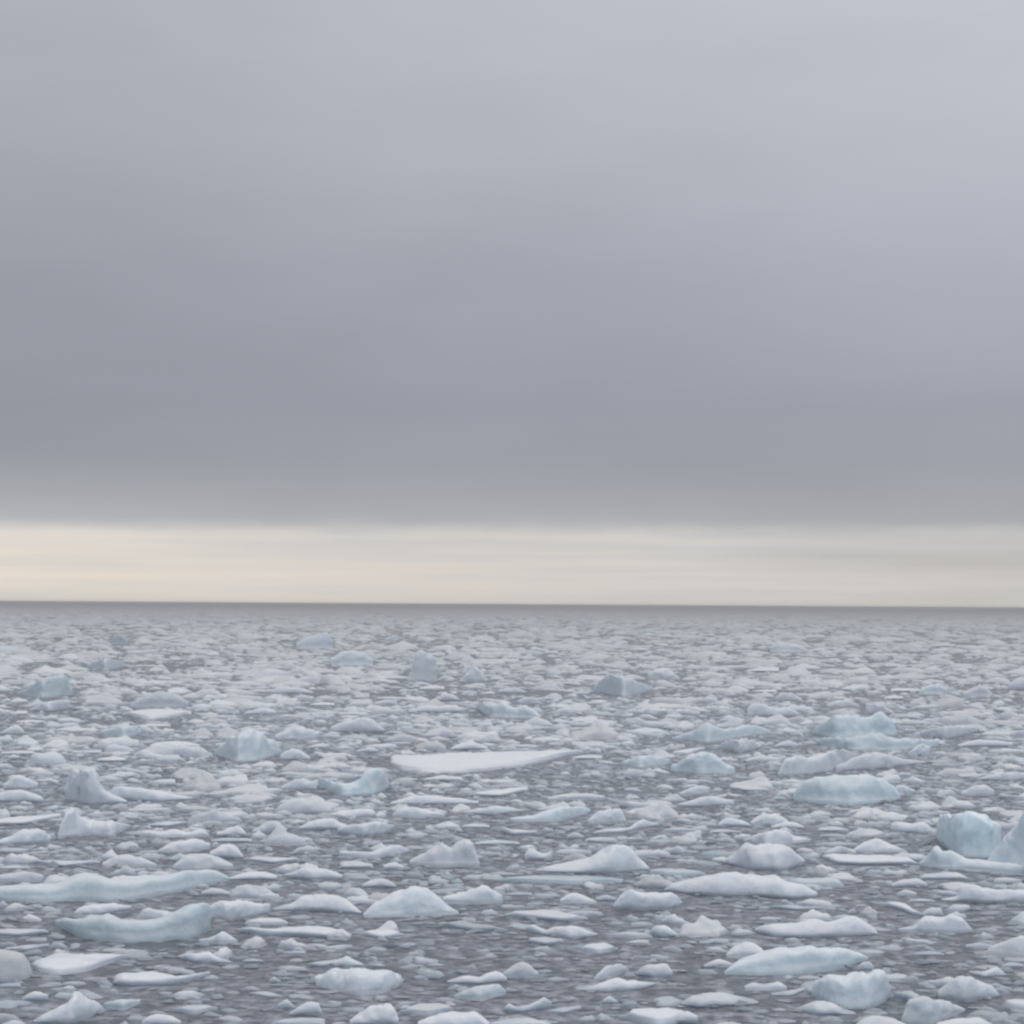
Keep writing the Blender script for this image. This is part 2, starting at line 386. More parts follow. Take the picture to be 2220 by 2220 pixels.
ice("ice_chunk", 6, [(725, 1040), (745, 1000), (765, 978), (860, 962), (1000, 950), (1060, 948), (1080, 918), (1112, 914), (1150, 958), (1172, 1010), (1178, 1045)], [(725, 1055), (800, 1110), (900, 1130), (1050, 1135), (1150, 1100), (1178, 1055)], 'block', "chunky box of ice, snowy flat top, blue face and one raised corner", "the box-shaped blue-faced chunk", depth=.62, blue=.5)
ice("ice_chunk", 6, [(650, 1140), (700, 1118), (750, 1105), (850, 1108), (900, 1145), (980, 1165)], [(650, 1150), (750, 1180), (980, 1175)], blue=.25, tone=.9)
ice("ice_chunk", 6, [(1445, 1042), (1490, 1000), (1560, 965), (1640, 960), (1665, 985), (1700, 1000), (1760, 1020), (1790, 1060)], [(1445, 1085), (1600, 1108), (1790, 1075)], 'lump', "rounded double-humped pale grey chunk near the corner of the picture", "the double-humped pale chunk", depth=.55, blue=.25, tone=.93)
ice("ice_chunk", 6, [(1240, 1190), (1280, 1095), (1360, 1070), (1450, 1088), (1600, 1142)], [(1240, 1228), (1420, 1230), (1600, 1150)], 'lump', "dull grey half-sunken wedge sloping down to the water, beside the double-humped chunk", "the dull grey wedge", depth=.5, blue=.3, tone=.84)
ice("ice_chunk", 6, [(1620, 928), (1700, 935), (1745, 915), (1780, 903), (1830, 945)], [(1620, 940), (1700, 965), (1840, 955)], depth=.4, blue=.1)
ice("ice_floe", 6, [(1465, 520), (1560, 505), (1575, 450), (1610, 440), (1680, 445), (1700, 462), (1780, 462), (1932, 470), (2060, 480)], [(1465, 530), (1700, 545), (2060, 545)], 'lump', "white floe with a raised snowy step, cut off by the picture's right edge", "the stepped floe at the edge", depth=.22, blue=.12)
ice("ice_chunk", 6, [(345, 185), (420, 155), (500, 140), (520, 128), (600, 130), (618, 165), (725, 178)], [(345, 195), (480, 228), (730, 190)], depth=.5, blue=.1)
ice("ice_chunk", 6, [(230, 305), (330, 232), (370, 205), (450, 212), (560, 228), (620, 240), (690, 298)], [(230, 318), (400, 358), (560, 365), (690, 322)], 'lump', "pile of white rubble ice stepping up beyond the long arched floe", "the stepped rubble pile", depth=.6, blue=.15)
ice("ice_floe", 6, [(-10, 1105), (60, 1070), (150, 1058), (230, 1060), (330, 1085), (430, 1100)], [(-10, 1120), (100, 1140), (430, 1112)], blue=.2, tone=.85)
ice("ice_chunk", 6, [(350, 1012), (400, 990), (460, 1008), (540, 985), (590, 1015)], 1036, blue=.15, tone=.93)
ice("ice_floe", 6, [(500, 1055), (620, 1040), (700, 1018)], [(500, 1065), (620, 1072), (700, 1035)], blue=.15, tone=.9)
ice("ice_chunk", 6, [(200, 95), (240, 62), (280, 60), (350, 78), (388, 102)], 110, blue=.2)
ice("ice_chunk", 6, [(385, 82), (450, 35), (530, 38), (570, 60), (600, 80)], 100, blue=.15)
ice("ice_chunk", 6, [(500, 108), (580, 80), (640, 88), (690, 110)], 122, blue=.15)
ice("ice_floe", 6, [(765, 112), (860, 105), (940, 125)], 138, 'flat', blue=.1)
ice("ice_floe", 6, [(750, 205), (880, 190), (990, 207)], 216, 'flat', blue=.15, tone=.93)
ice("ice_floe", 6, [(775, 155), (850, 145), (920, 155)], 170, 'flat', blue=.15, tone=.85)
ice("ice_chunk", 6, [(1180, 435), (1260, 405), (1340, 405), (1388, 438)], 454, blue=.15, tone=.92)
ice("ice_chunk", 6, [(1210, 487), (1260, 466), (1325, 482)], 500, blue=.15, tone=.9)
ice("ice_floe", 6, [(435, 622), (500, 614), (565, 630)], 642, 'flat', blue=.1)
ice("ice_floe", 6, [(490, 562), (620, 545), (700, 565), (805, 568)], [(490, 568), (640, 585), (805, 578)], 'flat', blue=.2, tone=.85)
ice("ice_chunk", 6, [(1440, 1222), (1560, 1198), (1680, 1200), (1755, 1228)], 1262, blue=.1, depth=.5)
ice("ice_chunk", 6, [(-60, 1190), (20, 1150), (85, 1185)], 1222, blue=.2)
ice("ice_floe", 6, [(1805, 890), (1860, 872), (1930, 885)], 908, 'flat', blue=.1)
ice("ice_floe", 6, [(1760, 398), (1830, 392), (1920, 412)], 424, 'flat', blue=.1)
ice("ice_floe", 6, [(1340, 380), (1480, 362), (1560, 365), (1612, 395)], 410, 'flat', blue=.15)
ice("ice_floe", 6, [(1280, 520), (1350, 512), (1430, 525)], 538, 'flat', blue=.1, tone=.9)
ice("ice_chunk", 6, [(1600, 780), (1680, 765), (1780, 785)], [(1600, 800), (1780, 800)], blue=.2, tone=.8)
ice("ice_floe", 6, [(1310, 820), (1400, 808), (1480, 825)], 842, 'flat', blue=.15, tone=.85)
ice("ice_chunk", 6, [(990, 905), (1020, 872), (1060, 875), (1085, 905)], 925, blue=.2, tone=.85)
ice("ice_floe", 6, [(655, 960), (720, 948), (775, 958)], 972, 'flat', blue=.1)
ice("ice_floe", 6, [(150, 130), (230, 118), (330, 135)], 148, 'flat', blue=.1)
# ---- tile 5: middle, near
ice("ice_chunk", 5, [(-20, 122), (40, 100), (100, 95), (180, 83), (250, 88), (302, 105)], [(-20, 150), (120, 170), (260, 150), (302, 115)], 'block', "flat-topped white slab at the end of a line of small floes", "the flat-topped white slab", depth=.3, blue=.2)
ice("ice_chunk", 5, [(385, 305), (440, 270), (500, 240), (580, 195), (625, 232), (650, 195), (700, 183), (745, 205), (765, 260), (785, 325)], [(385, 325), (560, 338), (785, 335)], 'lump', "grey-white ice heap topped by a round knob", "the heap with the round knob", depth=.5, blue=.15, tone=.93)
ice("ice_chunk", 5, [(1100, 352), (1250, 325), (1330, 305), (1400, 290), (1450, 262), (1480, 238), (1530, 210), (1600, 208), (1650, 240), (1680, 285), (1720, 312), (1745, 345)], [(1100, 362), (1300, 378), (1500, 380), (1745, 360)], 'lump', "large white hump with a long sloping shoulder, highest piece in the middle near area", "the large sloping hump", depth=.5, blue=.3)
ice("ice_floe", 5, [(895, 405), (1050, 382), (1200, 380), (1400, 385), (1595, 402)], [(895, 415), (1300, 432), (1595, 425)], 'flat', "low wet grey-blue ledge awash just in front of the large sloping hump", None, blue=.7, tone=.75)
ice("ice_floe", 5, [(1745, 350), (1850, 340), (1990, 350), (2060, 370)], [(1745, 372), (1900, 385), (2060, 385)], 'flat', blue=.6, tone=.78)
ice("ice_chunk", 5, [(1038, 270), (1050, 240), (1085, 235), (1120, 258), (1150, 262), (1205, 240), (1195, 275)], 300, blue=.12)
ice("ice_chunk", 5, [(1540, 555), (1580, 495), (1630, 473), (1750, 483), (1860, 490), (1905, 505), (1925, 535)], [(1540, 575), (1700, 588), (1850, 578), (1925, 555)], 'block', "blocky clean white chunk with a sheer face, open water around it", "the blocky clean white chunk", depth=.42, blue=.2)
ice("ice_chunk", 5, [(1238, 520), (1300, 482), (1345, 488), (1400, 512), (1448, 535)], 545, 'lump', "small pointed white chunk drifting alone before the blocky white one", "the small pointed loner", depth=.5, blue=.1)
ice("ice_floe", 5, [(912, 608), (960, 588), (1100, 575), (1180, 570), (1280, 592), (1395, 620)], [(912, 620), (1100, 637), (1250, 652), (1400, 638)], 'flat', "long dull white plate of ice lying low in open water", "the long dull plate", blue=.15, tone=.88)
ice("ice_chunk", 5, [(125, 605), (160, 565), (200, 530), (300, 482), (345, 488), (380, 450), (430, 446), (480, 455), (550, 510), (600, 560), (665, 592)], [(125, 622), (400, 615), (665, 604)], 'lump', "broad two-stepped mound with a rounded crown and blue foot", "the broad two-stepped mound", depth=.42, blue=.4)
ice("ice_chunk", 5, [(575, 502), (680, 490), (720, 468), (760, 453), (840, 448), (880, 480), (915, 502)], [(575, 548), (915, 548)], 'lump', "bumpy white chunk adjoining the broad two-stepped mound on its far side", "the bumpy adjoining chunk", depth=.4, blue=.2)
ice("ice_floe", 5, [(915, 492), (1000, 475), (1080, 480)], 502, 'flat', blue=.2, tone=.8)
ice("ice_floe", 5, [(98, 710), (180, 688), (280, 683), (352, 716)], [(98, 722), (230, 748), (352, 728)], 'flat', "lens-shaped white plate in the open water below the broad mound", "the lens-shaped plate", blue=.12)
ice("ice_chunk", 5, [(-80, 715), (-40, 695), (10, 690), (52, 722)], 748, blue=.15)
ice("ice_chunk", 5, [(1038, 685), (1080, 665), (1115, 680), (1160, 702), (1200, 680), (1260, 672), (1340, 680), (1390, 698), (1448, 716)], [(1038, 700), (1130, 720), (1300, 752), (1448, 728)], 'lump', "knobbly white floe with a bead of ice at its end", "the beaded knobbly floe", depth=.3, blue=.1)
ice("ice_floe", 5, [(1060, 735), (1150, 728), (1260, 745)], [(1060, 765), (1150, 782), (1260, 770)], 'flat', blue=.2, tone=.8)
ice("ice_chunk", 5, [(1358, 792), (1400, 765), (1500, 760), (1565, 798)], [(1358, 812), (1460, 828), (1565, 808)], 'flat', "small white plate behind which the beaded knobbly floe lies", "the small plate by the beads", blue=.12)
ice("ice_chunk", 5, [(1748, 705), (1765, 680), (1800, 665), (1850, 678), (1908, 718)], [(1748, 720), (1800, 738), (1908, 732)], 'lump', "small smooth white dome sitting apart with blue ice under it", "the small smooth dome", depth=.6, blue=.3)
ice("ice_floe", 5, [(1610, 765), (1680, 745), (1742, 748)], 775, 'flat', blue=.1)
ice("ice_floe", 5, [(-150, 960), (-90, 935), (-40, 920), (100, 925), (240, 918), (300, 935), (335, 955), (345, 985)], [(-150, 1010), (0, 1040), (100, 1062), (250, 1048), (345, 1000)], 'lump', "broad snow-covered floe with crumbly surface and a blue undercut", "the broad crumbly snow floe", depth=.6, blue=.25, rough=1.4)
ice("ice_chunk", 5, [(598, 982), (700, 955), (790, 967), (815, 940), (865, 928), (910, 940), (938, 968)], [(598, 996), (800, 1002), (938, 988)], 'lump', "flat white floe with a round ball of ice riding at one end", "the floe with the ball", depth=.35, blue=.1)
ice("ice_chunk", 5, [(640, 1062), (740, 1018), (850, 1000), (900, 1010), (932, 1042)], [(640, 1075), (780, 1098), (932, 1055)], 'lump', "greyish blue half-melted chunk just in front of the floe with the ball", None, depth=.5, blue=.5, tone=.85)
ice("ice_chunk", 5, [(1430, 966), (1465, 935), (1490, 905), (1560, 883), (1600, 892), (1628, 922)], [(1430, 976), (1520, 968), (1628, 932)], 'lump', "tilted white wedge pointing up, behind the spiky flat floe", "the tilted white wedge", depth=.35, blue=.1)
ice("ice_floe", 5, [(1328, 1026), (1430, 1012), (1500, 985), (1560, 970), (1600, 975), (1620, 988), (1650, 975), (1680, 988), (1780, 996)], [(1328, 1034), (1480, 1052), (1680, 1038), (1780, 1004)], 'lump', "thin white floe with small spikes along its crest", "the spiky flat floe", depth=.3, blue=.1)
ice("ice_chunk", 5, [(1665, 935), (1700, 905), (1740, 888), (1840, 888), (1875, 930)], [(1665, 950), (1760, 965), (1875, 960)], depth=.5, blue=.2, tone=.9)
ice("ice_floe", 5, [(328, 1152), (430, 1105), (540, 1098), (600, 1115), (635, 1142)], [(328, 1166), (500, 1178), (635, 1154)], 'flat', "smooth dull grey sheet of ice near the bottom, beside rubble", "the dull grey sheet", blue=.2, tone=.82)
ice("ice_chunk", 5, [(45, 1210), (100, 1165), (180, 1120), (250, 1112), (300, 1128), (325, 1205)], 1235, 'lump', "ragged white heap near the bottom edge beside the dull grey sheet", "the ragged bottom heap", depth=.6, blue=.2, rough=1.5)
ice("ice_chunk", 5, [(430, 1222), (490, 1190), (560, 1172), (680, 1170), (760, 1163), (800, 1190), (840, 1218)], 1275, 'block', "bright white crusty floe cut by the bottom edge, in front of the dull grey sheet", "the crusty bottom floe", depth=.45, blue=.1)
ice("ice_floe", 5, [(1568, 1178), (1650, 1135), (1750, 1125), (1850, 1123), (1965, 1155)], [(1568, 1192), (1800, 1242), (1965, 1205)], 'flat', "broad smooth white floe at the bottom, largest beside the box-shaped chunk", "the broad bottom floe", blue=.12)
ice("ice_chunk", 5, [(918, 1135), (950, 1110), (985, 1130), (1060, 1120), (1150, 1078), (1192, 1102)], [(918, 1152), (1030, 1162), (1192, 1128)], blue=.15, depth=.3, tone=.92)
ice("ice_floe", 5, [(1168, 1152), (1260, 1125), (1358, 1120)], [(1168, 1166), (1260, 1172), (1358, 1145)], 'flat', blue=.2, tone=.85)
ice("ice_chunk", 5, [(900, 945), (960, 905), (1018, 872), (1060, 892), (1120, 942)], 965, 'lump', "greyish clear mound of melting ice amid the dark open patch", "the greyish clear mound", depth=.6, blue=.3, tone=.8, warm=.1)
ice("ice_chunk", 5, [(-60, 880), (30, 845), (125, 888)], [(-60, 895), (30, 905), (125, 898)], blue=.12)
ice("ice_floe", 5, [(555, 662), (620, 645), (680, 630), (740, 652), (830, 660), (935, 692)], [(555, 672), (740, 702), (935, 704)], 'flat', "grey slushy sheet half awash in the dark open patch", "the grey slushy sheet", blue=.3, tone=.62)
ice("ice_chunk", 5, [(1395, 72), (1440, 30), (1500, 12), (1580, 5), (1612, 72)], 96, blue=.2, depth=.5)
ice("ice_floe", 5, [(955, 62), (1080, 45), (1180, 18), (1290, -8), (1360, -5), (1410, 15)], [(955, 80), (1200, 82), (1410, 32)], 'lump', "pale blue low ridge rising to one side behind small white floes", "the pale blue low ridge", depth=.3, blue=.55)
ice("ice_chunk", 5, [(695, 25), (780, 5), (860, -5), (940, -2), (1020, 15)], [(695, 38), (850, 48), (1020, 28)], blue=.15, depth=.3)
ice("ice_chunk", 5, [(288, 42), (320, 10), (350, -2), (420, 0), (470, 12), (590, 38)], [(288, 55), (450, 62), (590, 50)], blue=.3, depth=.4)
ice("ice_floe", 5, [(898, 122), (930, 112), (960, 128), (1110, 132)], [(898, 135), (960, 158), (1110, 150)], 'lump', depth=.3, blue=.1)
ice("ice_chunk", 5, [(1425, 142), (1470, 128), (1540, 122), (1640, 115), (1660, 85), (1700, 72), (1795, 92)], [(1425, 152), (1600, 142), (1795, 104)], blue=.12, depth=.25)
ice("ice_floe", 5, [(1380, 177), (1470, 165), (1565, 172)], 193, 'flat', blue=.1)
ice("ice_floe", 5, [(755, 196), (880, 178), (1010, 196)], 214, 'flat', blue=.12)
ice("ice_floe", 5, [(680, 102), (740, 88), (840, 100)], 118, 'flat', blue=.1)
ice("ice_floe", 5, [(1215, 245), (1260, 232), (1320, 230), (1415, 245)], 262, 'flat', blue=.12)
ice("ice_chunk", 5, [(238, 328), (300, 308), (362, 338)], 350, blue=.1)
ice("ice_floe", 5, [(830, 1222), (940, 1190), (1050, 1182), (1185, 1215)], 1250, 'flat', blue=.2, tone=.9)
ice("ice_floe", 5, [(-10, 245), (80, 250), (160, 258), (240, 222), (330, 215), (385, 242)], [(-10, 278), (200, 288), (385, 255)], 'lump', depth=.3, blue=.15, tone=.95)
ice("ice_floe", 5, [(-10, 305), (90, 295), (180, 320)], 348, 'flat', blue=.15, tone=.9)
ice("ice_chunk", 5, [(118, 435), (170, 412), (220, 402), (260, 408), (312, 445)], 455, blue=.15, tone=.9)
ice("ice_floe", 5, [(1170, 968), (1220, 955), (1290, 975)], 982, 'flat', blue=.1, tone=.85)
ice("ice_chunk", 5, [(1480, 1090), (1515, 1068), (1565, 1095)], 1112, blue=.15, tone=.9)
ice("ice_floe", 5, [(490, 890), (540, 880), (590, 895)], 902, 'flat', blue=.1, tone=.8)
ice("ice_floe", 5, [(1640, 655), (1700, 643), (1765, 658)], 672, 'flat', blue=.1, tone=.85)
ice("ice_chunk", 5, [(1440, 510), (1500, 495), (1560, 512)], 532, blue=.15, tone=.8)
ice("ice_chunk", 5, [(1280, 160), (1330, 138), (1375, 165)], 180, blue=.15, tone=.8)
# ---- tile 4: left, near
ice("ice_chunk", 4, [(328, 160), (345, 90), (365, 28), (405, 5), (440, 40), (480, 62), (520, 72), (620, 80), (740, 100)], [(328, 180), (500, 155), (640, 165), (740, 110)], 'lump', "white peaked chunk with a sharp tooth and a flat tail", "the sharp-toothed chunk", depth=.45, blue=.15)
ice("ice_floe", 4, [(-40, 70), (100, 45), (200, 42), (250, 40), (350, 30)], [(-40, 105), (150, 100), (355, 58)], 'flat', "flat white floe reaching from the picture's left edge to the sharp-toothed chunk", "the flat floe by the tooth", blue=.12)
ice("ice_chunk", 4, [(-40, 195), (60, 165), (100, 140), (200, 118), (250, 130), (288, 165)], [(-40, 215), (150, 215), (288, 195)], blue=.3, depth=.4)
ice("ice_floe", 4, [(-60, 240), (60, 225), (160, 235)], 252, 'flat', blue=.2)
ice("ice_floe", 4, [(-160, 470), (-20, 458), (100, 445), (260, 443), (330, 452), (400, 402), (450, 378), (530, 378), (560, 388), (620, 420), (750, 415), (880, 395), (1000, 380), (1050, 360), (1100, 350), (1200, 350), (1250, 375), (1300, 402)], [(-160, 520), (-20, 525), (200, 540), (400, 522), (650, 532), (850, 502), (1100, 462), (1300, 412)], 'block', "very long pale blue ridge of ice running in from the left edge", "the very long pale blue ridge", depth=.16, blue=.6, tone=.92)
ice("ice_chunk", 4, [(1290, 400), (1340, 385), (1400, 370), (1500, 368), (1570, 388)], 412, blue=.15)
ice("ice_floe", 4, [(310, 645), (360, 632), (430, 640), (520, 618), (600, 622), (700, 640), (800, 640), (870, 640), (930, 620), (1000, 582), (1060, 555), (1110, 545), (1180, 560), (1195, 650)], [(310, 655), (400, 710), (450, 735), (700, 765), (900, 748), (1100, 742), (1195, 690)], 'block', "thick blue-faced slab with white rim, rising at one end", "the thick blue-faced slab", depth=.26, blue=.75, tone=.86)
ice("ice_chunk", 4, [(1170, 565), (1250, 527), (1400, 538), (1480, 552), (1535, 548), (1530, 575)], [(1170, 640), (1300, 650), (1440, 622), (1535, 592)], 'block', "white snowy slab frozen against the raised end of the thick blue slab", "the snowy end slab", depth=.35, blue=.12)
ice("ice_floe", 4, [(1345, 692), (1450, 695), (1520, 690), (1600, 678), (1720, 663), (1850, 668), (1932, 695), (1990, 715)], [(1345, 702), (1500, 727), (1700, 730), (1932, 752), (1990, 740)], 'flat', "slender curved white floe trailing past the snowy end slab", "the slender curved floe", blue=.1)
ice("ice_floe", 4, [(178, 880), (215, 850), (260, 835), (320, 808), (350, 815), (480, 818), (600, 820), (740, 838)], [(178, 888), (210, 928), (330, 942), (480, 928), (620, 882), (740, 848)], 'flat', "flat bright white plate with pointed tail, below the thick blue slab", "the bright pointed plate", blue=.08, H=.12)
ice("ice_floe", 4, [(640, 972), (655, 940), (700, 925), (760, 930), (850, 918), (930, 935), (1010, 955), (1100, 932), (1190, 925)], [(640, 1000), (700, 1015), (900, 1012), (1060, 992), (1190, 950)], 'flat', "thick bright white floe with wavy edge and shadowed underside", "the bright wavy-edged floe", blue=.1, H=.16)
ice("ice_floe", 4, [(1008, 842), (1060, 825), (1100, 832), (1180, 823), (1240, 853), (1308, 872)], [(1008, 852), (1100, 882), (1308, 882)], 'lump', "small slim white floe above the bright wavy-edged one", "the small slim floe", depth=.35, blue=.08)
ice("ice_chunk", 4, [(1125, 748), (1190, 740), (1230, 718), (1255, 698), (1290, 722), (1345, 752)], [(1125, 760), (1250, 778), (1345, 765)], 'lump', "little white pyramid of ice under the thick blue slab's raised end", "the little pyramid", depth=.4, blue=.12)
ice("ice_chunk", 4, [(190, 1205), (260, 1170), (310, 1148), (390, 1108), (405, 1062), (425, 1052), (480, 1080), (560, 1110), (588, 1142)], [(190, 1220), (400, 1232), (500, 1195), (588, 1155)], 'lump', "white pyramid-like chunk with a pointed tip near the bottom left corner", "the bottom left pyramid", depth=.5, blue=.15)
ice("ice_chunk", 4, [(418, 595), (450, 572), (500, 555), (640, 545), (680, 550), (745, 558)], [(418, 612), (560, 612), (745, 578)], blue=.12, depth=.35)
ice("ice_chunk", 4, [(122, 630), (165, 603), (235, 632)], 648, blue=.1)
ice("ice_floe", 4, [(15, 802), (150, 775), (278, 770)], [(15, 812), (150, 815), (278, 788)], 'flat', blue=.1)
ice("ice_floe", 4, [(-60, 700), (40, 680), (120, 682), (275, 692)], [(-60, 722), (100, 732), (275, 712)], 'flat', blue=.25, tone=.85)
ice("ice_floe", 4, [(148, 748), (200, 738), (265, 735)], 757, 'flat', blue=.1, tone=.9)
ice("ice_chunk", 4, [(588, 1108), (640, 1095), (700, 1090), (795, 1088)], [(588, 1130), (700, 1152), (795, 1108)], blue=.45, tone=.9, depth=.4)
ice("ice_chunk", 4, [(800, 1215), (840, 1182), (890, 1168), (970, 1180), (1025, 1210)], 1238, depth=.5, blue=.1)
ice("ice_floe", 4, [(975, 1145), (1080, 1110), (1150, 1112), (1230, 1128)], [(975, 1155), (1100, 1172), (1230, 1145)], 'flat', blue=.15, tone=.82)
ice("ice_floe", 4, [(1605, 382), (1700, 352), (1780, 345), (1850, 350), (1940, 382)], [(1605, 392), (1750, 415), (1940, 405)], 'lump', depth=.35, blue=.15)
ice("ice_chunk", 4, [(1545, 572), (1620, 552), (1660, 545), (1700, 508), (1770, 500), (1850, 498), (1920, 508), (1980, 540), (2045, 592)], [(1545, 582), (1750, 592), (2045, 604)], 'lump', "white hump with a low tail, left of the broad two-stepped mound", "the white tailed hump", depth=.38, blue=.15)
ice("ice_floe", 4, [(1388, 642), (1480, 620), (1580, 623), (1630, 648)], 663, 'flat', blue=.1)
ice("ice_chunk", 4, [(1138, 478), (1200, 457), (1250, 462), (1305, 484)], 500, blue=.15, tone=.85)
ice("ice_floe", 4, [(835, 98), (900, 82), (980, 75), (1055, 78)], [(835, 108), (950, 112), (1055, 92)], 'flat', blue=.1)
ice("ice_floe", 4, [(715, 142), (850, 132), (920, 142), (980, 120), (1060, 145), (1140, 122), (1185, 152)], [(715, 150), (900, 172), (1185, 165)], 'lump', depth=.3, blue=.1)
ice("ice_floe", 4, [(1195, 182), (1300, 168), (1430, 176)], 198, 'flat', blue=.12)
ice("ice_chunk", 4, [(1225, 145), (1290, 122), (1345, 103), (1395, 145)], 166, blue=.1)
ice("ice_chunk", 4, [(895, 242), (980, 195), (1080, 178), (1140, 185), (1190, 205)], [(895, 252), (1050, 255), (1190, 235)], depth=.5, blue=.15)
ice("ice_chunk", 4, [(1185, 255), (1250, 215), (1300, 208), (1345, 225), (1378, 275)], 290, 'lump', "smooth white dome among small floes behind the very long ridge", "the smooth dome among floes", depth=.6, blue=.12)
ice("ice_floe", 4, [(1375, 292), (1460, 272), (1540, 275), (1700, 290)], [(1375, 300), (1540, 322), (1700, 302)], 'flat', blue=.15, tone=.95)
ice("ice_chunk", 4, [(975, 335), (1010, 300), (1055, 268), (1180, 265), (1250, 290), (1320, 328)], 350, depth=.5, blue=.15, tone=.9)
ice("ice_chunk", 4, [(1695, 112), (1740, 85), (1790, 68), (1880, 63), (1920, 85), (1990, 112)], 128, blue=.2, depth=.45)
ice("ice_chunk", 4, [(1428, 132), (1480, 100), (1535, 73), (1570, 80), (1625, 125)], 148, depth=.5, blue=.15, tone=.9)
ice("ice_chunk", 4, [(578, 315), (640, 280), (690, 268), (800, 285), (890, 325)], 338, depth=.5, blue=.15, tone=.9)
ice("ice_floe", 4, [(175, 302), (320, 295), (420, 298), (565, 300)], [(175, 312), (350, 340), (565, 318)], 'flat', blue=.12, tone=.95)
ice("ice_floe", 4, [(-20, 338), (80, 325), (170, 328)], 352, 'flat', blue=.15, tone=.95)
ice("ice_chunk", 4, [(-60, 395), (60, 372), (180, 365), (245, 385)], 422, depth=.4, blue=.15, tone=.85)
ice("ice_chunk", 4, [(1568, 1115), (1620, 1088), (1672, 1128)], 1142, blue=.15, tone=.95)
ice("ice_chunk", 4, [(1638, 1162), (1690, 1130), (1740, 1103), (1800, 1105), (1822, 1160)], 1178, depth=.5, blue=.15, tone=.93)
ice("ice_floe", 4, [(1535, 1222), (1600, 1195), (1700, 1185), (1840, 1190)], [(1535, 1235), (1840, 1240)], 'flat', blue=.12, tone=.95)
ice("ice_floe", 4, [(1740, 885), (1820, 865), (1920, 858)], [(1740, 895), (1820, 905), (1920, 885)], 'flat', blue=.1, tone=.95)
ice("ice_floe", 4, [(1595, 822), (1650, 810), (1730, 808)], 832, 'flat', blue=.1, tone=.9)
ice("ice_floe", 4, [(1640, 862), (1680, 852), (1715, 860)], 874, 'flat', blue=.1, tone=.9)
ice("ice_floe", 4, [(1415, 1052), (1470, 1035), (1530, 1040), (1595, 1070)], [(1415, 1062), (1520, 1080), (1595, 1080)], 'flat', blue=.1, tone=.9)
ice("ice_chunk", 4, [(128, 1078), (165, 1052), (205, 1043), (275, 1062)], 1095, blue=.1, tone=.95)
ice("ice_floe", 4, [(355, 992), (420, 980), (485, 990)], 1006, 'flat', blue=.1, tone=.85)
ice("ice_floe", 4, [(-40, 1010), (40, 995), (120, 988)], 1022, 'flat', blue=.3, tone=.75)
ice("ice_floe", 4, [(1375, 865), (1430, 850), (1490, 865)], 880, 'flat', blue=.15, tone=.7)
# ---- tile 1: left, far
ice("ice_chunk", 1, [(1215, 905), (1270, 860), (1300, 828), (1380, 798), (1430, 788), (1500, 820), (1560, 862), (1595, 905)], [(1215, 932), (1330, 972), (1480, 958), (1595, 925)], 'lump', "big snowy dome with blue foot in the middle distance on the left", "the big snowy dome", depth=.6, blue=.5)
ice("ice_chunk", 1, [(1590, 925), (1640, 902), (1690, 898), (1755, 945)], 962, blue=.15)
ice("ice_chunk", 1, [(95, 580), (200, 530), (240, 500), (290, 485), (350, 472), (385, 500), (410, 550)], [(95, 592), (240, 608), (410, 592)], 'lump', "blue-grey wedge of ice rising at one end, far out on the left", "the blue-grey far wedge", depth=.4, blue=.75, tone=.9)
ice("ice_chunk", 1, [(625, 292), (650, 255), (672, 238), (700, 258), (725, 290)], 308, 'block', "small dark bluish cube of ice near the horizon on the left", "the dark bluish far cube", depth=.7, blue=.8, tone=.75)
ice("ice_chunk", 1, [(490, 425), (540, 400), (580, 385), (640, 392), (700, 405)], [(490, 440), (600, 452), (700, 432)], 'lump', "pale far chunk with a bluish hollow, between the far wedge and far cube", "the hollowed pale far chunk", depth=.4, blue=.45)
ice("ice_chunk", 1, [(735, 645), (790, 610), (850, 583), (900, 575), (960, 578), (1020, 595), (1070, 635)], 662, 'lump', "dull grey-blue low mound directly behind a flat white far plate", "the dull grey-blue far mound", depth=.4, blue=.5, tone=.82)
ice("ice_floe", 1, [(695, 695), (780, 672), (850, 665), (980, 668), (1085, 682)], [(695, 706), (850, 730), (1085, 702)], 'flat', "flat white plate in front of the dull grey-blue far mound", "the flat far plate", blue=.15)
ice("ice_floe", 1, [(168, 672), (240, 635), (320, 625), (385, 625), (405, 655)], [(168, 682), (280, 690), (405, 668)], 'lump', depth=.35, blue=.1)
ice("ice_chunk", 1, [(365, 1120), (385, 1060), (410, 1025), (450, 1018), (530, 1018), (558, 1060), (555, 1100), (600, 1140), (720, 1190)], [(365, 1190), (500, 1215), (720, 1205)], 'block', "knob-headed chunk like a stump of snow, left of the middle distance", "the knob-headed stump", depth=.45, blue=.2)
ice("ice_chunk", 1, [(15, 1100), (60, 1062), (105, 1043), (150, 1060), (215, 1090)], 1120, depth=.5, blue=.2)
ice("ice_floe", 1, [(590, 1150), (650, 1120), (700, 1110), (800, 1112), (900, 1140), (1095, 1172)], [(590, 1185), (900, 1198), (1095, 1182)], 'lump', "long tapering white floe trailing from the knob-headed stump", "the long tapering floe", depth=.28, blue=.2)
ice("ice_chunk", 1, [(-60, 1160), (50, 1132), (120, 1128), (190, 1145), (245, 1175)], 1200, depth=.4, blue=.25)
ice("ice_floe", 1, [(845, 872), (900, 855), (980, 848), (1060, 852), (1135, 872)], 888, 'flat', blue=.15)
ice("ice_floe", 1, [(545, 952), (640, 934), (715, 946)], 970, 'flat', blue=.1)
ice("ice_floe", 1, [(405, 908), (480, 900), (575, 902)], 924, 'flat', blue=.1)
ice("ice_floe", 1, [(945, 555), (1010, 540), (1085, 572)], 584, 'flat', blue=.1)
